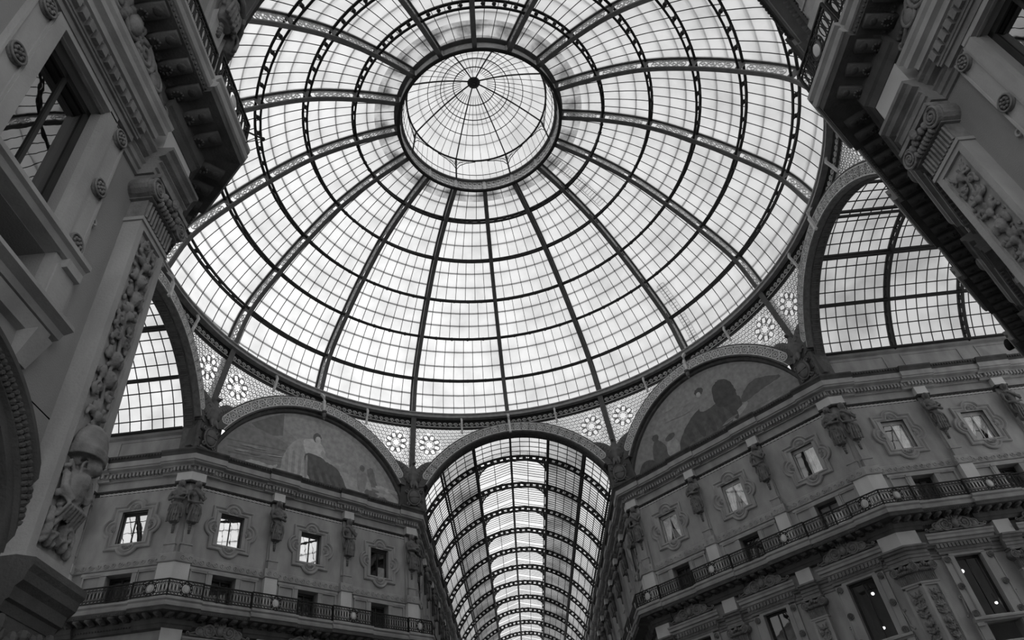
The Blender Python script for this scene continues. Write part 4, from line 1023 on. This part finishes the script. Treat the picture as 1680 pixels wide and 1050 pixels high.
# ring round the oculus
obj('oculus_ring', ringprof([(5.22, 40.66), (5.42, 40.66), (5.42, 40.78), (5.22, 40.78)], 96), M_IRON, dome)
obj('upper_ring', ringprof([(5.05, 41.56), (5.6, 41.56), (5.6, 41.64), (5.05, 41.66)], 96), M_IRON2, dome)

# ------------------------------------------------------------------ roof lantern over the oculus
lan = thing('roof_lantern', 'small glass lantern with a cone roof at the top of the dome', 'lantern', Tr(0, 0, 40.7))
fasc = MB(); fasc.loft([[pol(5.32, 2*pi*q/96, z) for q in range(96)] for z in (.05, .9)], True)
fo = obj('fascia', fasc, G_CLEAR, lan)
ft = MB()
for q in range(96):
    t = 2*pi*q/96
    for zz in (.28, .66): ft.tube([pol(5.28, t+.13/5*cos(h), zz+.16*sin(h)) for h in [2*pi*i/8 for i in range(8)]], .05, 4, True)
for zz in (.08, .47, .88): ft.tube([pol(5.28, 2*pi*q/96, zz) for q in range(96)], .05, 4, True)
for q in range(16):
    t = 2*pi*q/16; ft.tube([pol(5.3, t, .05), pol(5.3, t, .9)], .14, 4)
obj('fascia_tracery', ft, M_IRON3, fo)
ze, re_, za = 2.75, 4.75, 5.5
CN = cr([(re_, ze), (3.6, 3.62), (2.4, 4.42), (1.2, 5.05), (.12, za)], 4)
def cone_pt(i, o=0): return (CN[i][0]+o*.5, CN[i][1]+o*.85)
cg = MB(); seg = 64
cg.loft([[pol(CN[i][0], 2*pi*q/seg, CN[i][1]+.06) for q in range(seg)] for i in range(len(CN))], True)
g = obj('cone_glazing', cg, G_DOME, lan, smooth=True)
cb = MB()
for q in range(48):
    t = 2*pi*(q+.0)/48
    i1 = len(CN)-1 if q % 6 == 3 else len(CN)-3
    cb.tube([pol(p[0], t, p[1]) for p in CN[:i1]], .02, 4)
for i, r in ((5, .03), (8, .035), (11, .04)): cb.tube([pol(CN[i][0], 2*pi*q/48, CN[i][1]-.02) for q in range(48)], r, 4, True)
for i in (3, 7, 9): cb.tube([pol(CN[i][0]+.06, 2*pi*q/48, CN[i][1]+.14) for q in range(48)], .035, 4, True)
obj('glazing_bars', cb, M_IRON, g)
for k in range(8):
    t = rad(22.5+45*k)
    mb = MB(); mb.tube([pol(p[0], t, p[1]-.04) for p in CN], .055, 4); obj('lantern_rib', mb, M_IRON, lan)
    mb = MB(); mb.tube([pol(5.06, t, .86), pol(re_+.02, t, ze)], .06, 6)
    for sg in (-1, 1):                                                # openwork arch brackets
        for j in range(4):
            f = .28+.22*j; mb.tube([pol(4.85, t+sg*(.02+.1*j*.55), ze-.05), pol(4.87, t, ze-.25-.24*(3-j))], .018, 4)
        mb.tube([pol(4.85, t+sg*.0, ze-1.1), pol(4.85, t+sg*.06, ze-.55), pol(4.82, t+sg*.16, ze-.22), pol(4.8, t+sg*.3, ze-.06)], .03, 4)
    obj('lantern_post', mb, M_IRON, lan)
mb = MB(); mb.tube([pol(re_, 2*pi*q/64, ze) for q in range(64)], .07, 6, True); obj('eave_ring', mb, M_IRON, lan)
mb = MB(); mb.loft([[pol(r, 2*pi*q/seg, z) for q in range(seg)] for r, z in ((5.1, .86), (4.8, ze))], True); gg = obj('drum_glazing', mb, G_CLEAR, lan, smooth=True)
mb = MB()
for q in range(64): mb.tube([pol(5.07, 2*pi*q/64, .86), pol(4.78, 2*pi*q/64, ze)], .014, 4)
mb.tube([pol(4.98, 2*pi*q/64, 1.35) for q in range(64)], .025, 4, True)
obj('drum_bars', mb, M_IRON, gg)
mb = MB(); mb.ell((0, 0, za-.1), (.46, .46, .2), 14, 8); mb.tube([(0, 0, za-.1), (0, 0, za-.45)], .1, 8); obj('crown_boss', mb, M_IRON, lan)
mb = MB(); mb.tube([(.0, .0, za), (0, 0, za+1.6)], .06, 6); obj('finial', mb, M_IRON, lan)

# maintenance ladders lying on the outside of the dome
def ladder(u0, u1, ang, w):
    mb = MB(); n = int((u1-u0)*14)
    for e in (0, w):
        mb.tube([pol(at(u0+(u1-u0)*i/8, GO+.2)[0], rad(ang)-e/at(u0+(u1-u0)*i/8, 0)[0], at(u0+(u1-u0)*i/8, GO+.2)[1]) for i in range(9)], .03, 4)
    for i in range(n+1):
        p = at(u0+(u1-u0)*i/n, GO+.2); mb.tube([pol(p[0], rad(ang), p[1]), pol(p[0], rad(ang)-w/p[0], p[1])], .025, 4)
    return mb
tag(obj('roof_ladder', ladder(.15, 1.75, 43.6, .55), M_IRON2), 'ladder lying on the dome glass low down beside a right hand rib', 'ladder')
tag(obj('roof_ladder', ladder(4.1, 5.8, 41, .6), M_IRON2), 'ladder lying on the dome glass just below the oculus', 'ladder')

# ------------------------------------------------------------------ pierced star screens between ring and arches
def screen(sgn):
    """lattice on the leaning surface between arch and ring; wall frame, s from 7.1 towards the middle"""
    lat = MB(); gls = MB()
    def zarch(s): return ZC+sqrt(max(RO*RO-s*s, 0))-.06
    ZT = 29.02
    def P(s, z, o=0.):
        zb = min(zarch(s), ZT-.01); f = max(0, min(1, (z-zb)/max(ZT-zb, .02)))
        y0 = -.05; y1 = -(sqrt(18.33**2-s*s)-DW)
        # corner posts lean with the strut
        return (sgn*s, -(-y0*(1-f)+(-y1)*f)*0+(y0*(1-f)+(-(DW-sqrt(18.33**2-s*s)))*f)+o, z)
    def inside(s, z):
        return s > 1.2 and s < 7.3-(0 if z < 26.2 else (z-26.2)*.12) and zarch(s)-.03 < z < ZT
    def line(pts, r):
        cur = []
        for (s, z) in pts:
            if inside(s, z): cur.append(P(s, z))
            else:
                if len(cur) > 1: lat.tube(cur, r, 4)
                cur = []
        if len(cur) > 1: lat.tube(cur, r, 4)
    def circ(c, r, t, n=14, a0=0., a1=2*pi): line([(c[0]+r*cos(a0+(a1-a0)*i/n), c[1]+r*sin(a0+(a1-a0)*i/n)) for i in range(n+1)], t)
    c0 = (5.95, 27.75)
    star = [(c0[0]+(.36 if i % 2 == 0 else .22)*cos(pi*i/8), c0[1]+(.36 if i % 2 == 0 else .22)*sin(pi*i/8)) for i in range(17)]
    line(star, .032)
    for q in range(8):
        t = pi/8+2*pi*q/8
        circ((c0[0]+.56*cos(t), c0[1]+.56*sin(t)),   .2, .03)
        t2 = 2*pi*q/8
        for e in (-.2, .2): line([(c0[0]+.36*cos(t2), c0[1]+.36*sin(t2)), (c0[0]+.78*cos(t2+e), c0[1]+.78*sin(t2+e))], .022)
        circ((c0[0]+.64*cos(t2), c0[1]+.64*sin(t2)), .06, .02, 8)
    # filler of small rings
    j = 0; z = 24.8
    while z < ZT:
        s = 1.2+(.13 if j % 2 else 0)
        while s < 7.4:
            if hypot(s-c0[0], z-c0[1]) > .84: circ((s, z), .14, .021, 8); circ((s, z), .05, .016, 6)
            s += .29
        z += .25; j += 1
    # borders and glass behind
    n = 40
    for i in range(n):
        s0, s1 = 1.2+6.1*i/n, 1.2+6.1*(i+1)/n
        b0, b1 = min(zarch(s0), ZT), min(zarch(s1), ZT)
        for f0 in range(4):
            g0, g1 = f0/4, (f0+1)/4
            if b0+(ZT-b0)*g1 < 25.3: continue
            gls.add([P(s0, b0+(ZT-b0)*g0, .09), P(s1, b1+(ZT-b1)*g0, .09), P(s1, b1+(ZT-b1)*g1, .09), P(s0, b0+(ZT-b0)*g1, .09)], [(0, 1, 2, 3)])
    return mesh_of('star_lattice', lat, M_RING), mesh_of('backing_glass', gls, G_CLEAR)
SCR = {1: screen(1), -1: screen(-1)}
FR = {'n': ('far arm arch', 90), 'nw': ('left lunette arch', 135), 'ne': ('right lunette arch', 45), 'e': ('right arm arch', 0), 'w': ('left arm arch', 180)}
for k, (nm, a) in FR.items():
    M = diagM(a)
    for sg, sd in ((-1, 'left'), (1, 'right')):
        t = thing('star_screen', 'pierced screen with a star and circles above the %s shoulder of the %s' % (sd, nm), 'screen', M, 'star screens under the dome ring')
        put('star_lattice', SCR[sg][0], t); put('backing_glass', SCR[sg][1], t)

# ------------------------------------------------------------------ barrel vaults of the arms
VZ, VR = 21.1, 7.7; SPR = math.degrees(math.acos((24.35-VZ)/VR))
PURL = [21.4, 43.2]
def vpt(a, r=VR): return (r*sin(rad(a)), VZ+r*cos(rad(a)))
def vtruss(lantern):
    mb = MB()
    n = 52
    def chord(r): return [(vpt(-SPR+2*SPR*i/n, r)[0], 0, vpt(-SPR+2*SPR*i/n, r)[1]) for i in range(n+1)]
    mb.tube(chord(VR), .1, 4); mb.tube(chord(VR+.36), .1, 4)
    m = 34
    for i in range(m+1):
        a = -SPR+2*SPR*i/m; p, q = vpt(a, VR), vpt(a, VR+.36)
        mb.tube([(p[0], 0, p[1]), (q[0], 0, q[1])], .07, 4); c = vpt(a, VR+.18); mb.ell((c[0], 0, c[1]), (.16, .07, .15), 6, 4)
    return mb
def openwork(mb, y):
    """corner brackets of the raised strip"""
    RR = 1.5; zf = lambda x: VZ+sqrt(VR*VR-x*x)+.05
    for sx in (-1, 1):
        for (ye, dy) in ((y+.06, 1),):
            c = (2.72-RR, ye+dy*RR)
            mb.tube([(sx*(c[0]+RR*cos(h)), c[1]-dy*RR*sin(h), zf(c[0]+RR*cos(h))) for h in [pi/2*q/10 for q in range(11)]], .045, 4)
            mb.tube([(sx*c[0], ye, zf(c[0])), (sx*2.72, ye, zf(2.72)), (sx*2.72, c[1], zf(2.72))], .05, 4)
            x = c[0]+.1
            while x < 2.72:
                v = .1
                while v < RR:
                    if hypot(x-c[0], RR-v) > RR+.02:
                        yy = ye+dy*v; mb.tube([(sx*(x+.09*cos(h)), yy+.09*sin(h), zf(x)) for h in [2*pi*q/7 for q in range(8)]], .026, 4)
                    v += .17
                x += .17
def vault(label, M, n, y0, cells, side_cells, first_plain, mats, strip=True):
    """local frame: +y runs away from the octagon, first truss at y0"""
    t = thing('glass_vault', label, 'glass roof', M)
    tm = mesh_of('truss', vtruss(strip), M_IRON)
    ys = [y0+PITCH*i for i in range(n)]
    for y in ys: put('truss', tm, t, Tr(0, y, 0))
    ya, yb = DW+.9, ys[-1]
    pu = MB()
    for a in [0]+PURL+[SPR-.5]:
        for sg in ((-1, 1) if a else (1,)):
            mb = MB()
            for r, w in ((VR-.02, .09), (VR+.34, .1)):
                p = vpt(sg*a, r); mb.tube([(p[0], ya, p[1]), (p[0], yb, p[1])], w, 4)
            obj('purlin', mb, M_IRON, t)
    # side glazing by bay
    bounds = [ya]+ys
    for i in range(n):
        b0, b1 = bounds[i], bounds[i+1]
        if b1-b0 < .5: continue
        rr = VR+.42; nc = side_cells if (i == 0 and first_plain) else cells
        for sg in (-1, 1):
            secs = [(sg*PURL[0], sg*PURL[1], mats[2]), (sg*PURL[1], sg*SPR, mats[0])]
            if i == 0 or not strip: secs.append((0, sg*PURL[0], mats[0]))
            for (a0, a1, mt) in secs:
                g = MB(); bars = MB(); kk = 4
                for q in range(kk):
                    u0, u1 = a0+(a1-a0)*q/kk, a0+(a1-a0)*(q+1)/kk; p, r = vpt(u0, rr), vpt(u1, rr)
                    g.add([(p[0], b0, p[1]), (r[0], b0, r[1]), (r[0], b1, r[1]), (p[0], b1, p[1])], [(0, 1, 2, 3)])
                    if q:
                        w = vpt(u0, rr-.05); bars.tube([(w[0], b0, w[1]), (w[0], b1, w[1])], .035, 4)
                for c in range(1, nc):
                    y = b0+(b1-b0)*c/nc; bars.tube([(vpt(a0+(a1-a0)*q/4, rr-.03)[0], y, vpt(a0+(a1-a0)*q/4, rr-.03)[1]) for q in range(5)], .03, 4)
                go = obj('glazing', g, mt, t); obj('glazing_bars', bars, M_IRON, go)
        if strip and i > 0:                                           # raised ridge skylight
            g = MB(); bars = MB(); xe, ze_, zr = 2.8, 29.15, 29.95
            for sg in (-1, 1):
                g.add([(sg*xe, b0, ze_), (0, b0, zr), (0, b1, zr), (sg*xe, b1, ze_)], [(0, 1, 2, 3)])
                bars.tube([(sg*xe*.5, b0, (ze_+zr)/2-.04), (sg*xe*.5, b1, (ze_+zr)/2-.04)], .035, 4)
                for c in range(1, nc): y = b0+(b1-b0)*c/nc; bars.tube([(sg*xe, y, ze_-.03), (0, y, zr-.03)], .026, 4)
                bars.tube([(sg*xe, b0, ze_), (sg*xe, b1, ze_)], .06, 4)
                p = vpt(sg*PURL[0], VR+.36); bars.tube([(p[0], b0, p[1]), (sg*xe, b0, ze_)], .06, 4)
            bars.tube([(0, b0, zr-.05), (0, b1, zr-.05)], .07, 4)
            br = MB(); openwork(br, b0)
            go = obj('ridge_skylight', g, mats[1], t); obj('skylight_bars', bars, M_IRON, go); obj('corner_tracery', br, M_IRON, go)
    return t
Y0 = P0-.05
vault('long glass barrel vault of the far arm with a pale ridge skylight', Matrix.Identity(4), 14, Y0, 11, 6, True, (G_VAULT, G_CLEAR, G_INNER))
vault('glass barrel vault of the right arm seen through its arch', Matrix.Rotation(-pi/2, 4, 'Z'), 4, Y0, 7, 7, True, (G_SIDE, G_SIDE, G_SIDE), False)
vault('glass barrel vault of the left arm seen through its arch', Matrix.Rotation(pi/2, 4, 'Z'), 4, Y0, 7, 7, True, (G_SIDE, G_SIDE, G_SIDE), False)
tn_ = vault('glass barrel vault of the near arm above the camera', Matrix.Rotation(pi, 4, 'Z'), 5, Y0, 7, 7, True, (G_VAULT, G_VAULT, G_VAULT), False)
tn_.name = 'ceiling'; tn_['kind'] = 'structure'
# parapets below the vaults
for nm, M, L, lab in (('e', wallM(0, HW, 0), (CO-.3, 45), 'low panelled parapet under the glass of the right arm'), ('w', wallM(0, HW, 0), (-45, -CO+.3), 'low panelled parapet under the glass of the left arm'),
                  ('nl', MW['nl'], (CO-.3, CO+48), 'parapet under the left foot of the far vault'), ('nr', MW['nr'], (-CO-48, -CO+.3), 'parapet under the right foot of the far vault'),
                  ('ef', wallM(0, -HW, pi), (-45, -CO+.3), 'parapet of the right arm on its hidden side'), ('wf', wallM(0, -HW, pi), (CO-.3, 45), 'parapet of the left arm on its hidden side'),
                  ('sl', MW['sl'], (-45, -CO+.3), 'parapet of the near arm, left side'), ('sr', MW['sr'], (CO-.3, 45), 'parapet of the near arm, right side')):
    mb = MB(); mb.prof([(-.5, 22.7), (.1, 22.72), (.14, 22.86), (.06, 22.9), (.06, 24.2), (.3, 24.26), (.34, 24.4), (-.5, 24.46)], *L)
    sgn = 1 if L[0] > 0 else -1; e = sgn*(CO+.8)
    for i in range(7):
        a, b = sorted((e, e+sgn*3.6)); e += sgn*PITCH
        for q in ((a, b, 22.98, 23.06), (a, b, 24.0, 24.08), (a, a+.08, 23.06, 24.0), (b-.08, b, 23.06, 24.0)): mb.box(q[0], q[1], -.1, 0, q[2], q[3])
    trim(mb, M_TRIM, lab, M)

# ------------------------------------------------------------------ small fittings
def globe(k, x, z, y, r, label):
    t = thing('globe_lamp', label, 'lamp', MW[k] @ Tr(x, y, z))
    mb = MB(); mb.ell((0, 0, 0), r, 14, 10); obj('globe', mb, E_LAMP, t, smooth=True)
    mb = MB(); mb.tube([(0, 0, r), (0, 0, r+.35)], .02, 6); mb.ell((0, 0, r), (.06, .06, .04), 8, 5); obj('stem', mb, M_IRON, t)
globe('ne', 4.79, 9.9, .65, .07, 'small lit globe low in the tall window under the right lunette corner')
globe('ne', 4.98, 11.49, .65, .08, 'lit lamp high in the tall window under the right lunette corner')
globe('e', 20.58, 11.53, .6, .09, 'lit lamp high in the tall window of the right arm')
globe('e', 21.36, 9.92, .6, .07, 'small lit globe low in the tall window of the right arm')
t = thing('floodlight', 'round dark floodlight on the near right balcony corner', 'lamp', MW['se'] @ Tr(-SC-.55, -1.25, 14.95))
mb = MB(); mb.loft([[(r*cos(h), y, r*sin(h)) for h in [2*pi*q/18 for q in range(18)]] for r, y in ((.05, .2), (.15, .16), (.2, .0), (.22, -.12), (.2, -.14))], True, True, True); obj('housing', mb, M_BLACK, t, Matrix.Rotation(.5, 4, 'Z'), True)
mb = MB(); mb.tube([(0, .1, 0), (.2, .25, -.1), (.25, .3, -.3)], .03, 6); obj('bracket', mb, M_IRON, t)
t = thing('bracket_arm', 'thin iron arm sticking out from the near left balcony corner', 'bracket', Tr(-6.2, -17.8, 14.75))
mb = MB(); mb.tube([(0, 0, 0), (.22, .44, .3)], .02, 6); mb.tube([(.06, .06, -.35), (.22, .44, .3)], .012, 5); mb.ell((.22, .45, .3), (.05, .05, .05), 8, 6); obj('rod', mb, M_IRON, t)

# ------------------------------------------------------------------ sky, camera, view
w = bpy.data.worlds.new('overcast_sky'); S.world = w; w.use_nodes = True; T = w.node_tree; T.nodes.clear()
out = T.nodes.new('ShaderNodeOutputWorld'); bg = T.nodes.new('ShaderNodeBackground'); tc = T.nodes.new('ShaderNodeTexCoord')
dt = T.nodes.new('ShaderNodeVectorMath'); dt.operation = 'DOT_PRODUCT'; v = Vector((-.42, .78, .46)).normalized(); dt.inputs[1].default_value = v
nz = T.nodes.new('ShaderNodeVectorMath'); nz.operation = 'NORMALIZE'
rp = T.nodes.new('ShaderNodeValToRGB')
for i, (p, g) in enumerate(((0., 1.05), (1., 1.42))):
    rp.color_ramp.elements[i].position = p; rp.color_ramp.elements[i].color = (g, g, g, 1)
e = rp.color_ramp.elements.new(.3); e.color = (.5, .5, .5, 1); e = rp.color_ramp.elements.new(.55); e.color = (.52, .52, .52, 1); e = rp.color_ramp.elements.new(.8); e.color = (.9, .9, .9, 1)
no = T.nodes.new('ShaderNodeTexNoise'); no.inputs['Scale'].default_value = 2.2; no.inputs['Detail'].default_value = 4
mm = T.nodes.new('ShaderNodeMath'); mm.operation = 'MULTIPLY_ADD'; mm.inputs[1].default_value = .36; mm.inputs[2].default_value = .82
ml = T.nodes.new('ShaderNodeMixRGB'); ml.blend_type = 'MULTIPLY'; ml.inputs[0].default_value = 1
L = T.links
L.new(tc.outputs['Generated'], nz.inputs[0]); L.new(nz.outputs[0], dt.inputs[0]); L.new(dt.outputs['Value'], rp.inputs[0])
L.new(tc.outputs['Generated'], no.inputs['Vector']); L.new(no.outputs[0], mm.inputs[0]); L.new(rp.outputs[0], ml.inputs[1]); L.new(mm.outputs[0], ml.inputs[2])
L.new(ml.outputs[0], bg.inputs[0]); bg.inputs[1].default_value = 1.15; L.new(bg.outputs[0], out.inputs[0])

F = 1130.83; ya, pi_, ro = rad(4.157), rad(40.262), rad(-8.834)
f = Vector((sin(ya)*cos(pi_), cos(ya)*cos(pi_), sin(pi_))); rt = Vector((cos(ya), -sin(ya), 0)); up = rt.cross(f)
R_ = rt*cos(ro)+up*sin(ro); U_ = -rt*sin(ro)+up*cos(ro)
cam = bpy.data.cameras.new('camera'); cam.sensor_width = 36; cam.lens = F/1680*36; cam.clip_end = 500; cam.clip_start = .05
co = bpy.data.objects.new('camera', cam); COL.objects.link(co)
co.matrix_world = Matrix(((R_.x, U_.x, -f.x, -1.802), (R_.y, U_.y, -f.y, -26.17), (R_.z, U_.z, -f.z, 1.6), (0, 0, 0, 1)))
S.camera = co
vs = S.view_settings; S.display_settings.display_device = 'sRGB'; vs.view_transform = 'Standard'; vs.look = 'None'; vs.gamma = 1; vs.use_curve_mapping = False; vs.exposure = 0
S.cycles.max_bounces = 8; S.cycles.diffuse_bounces = 4; S.cycles.glossy_bounces = 3; S.cycles.transparent_max_bounces = 16; S.cycles.transmission_bounces = 4
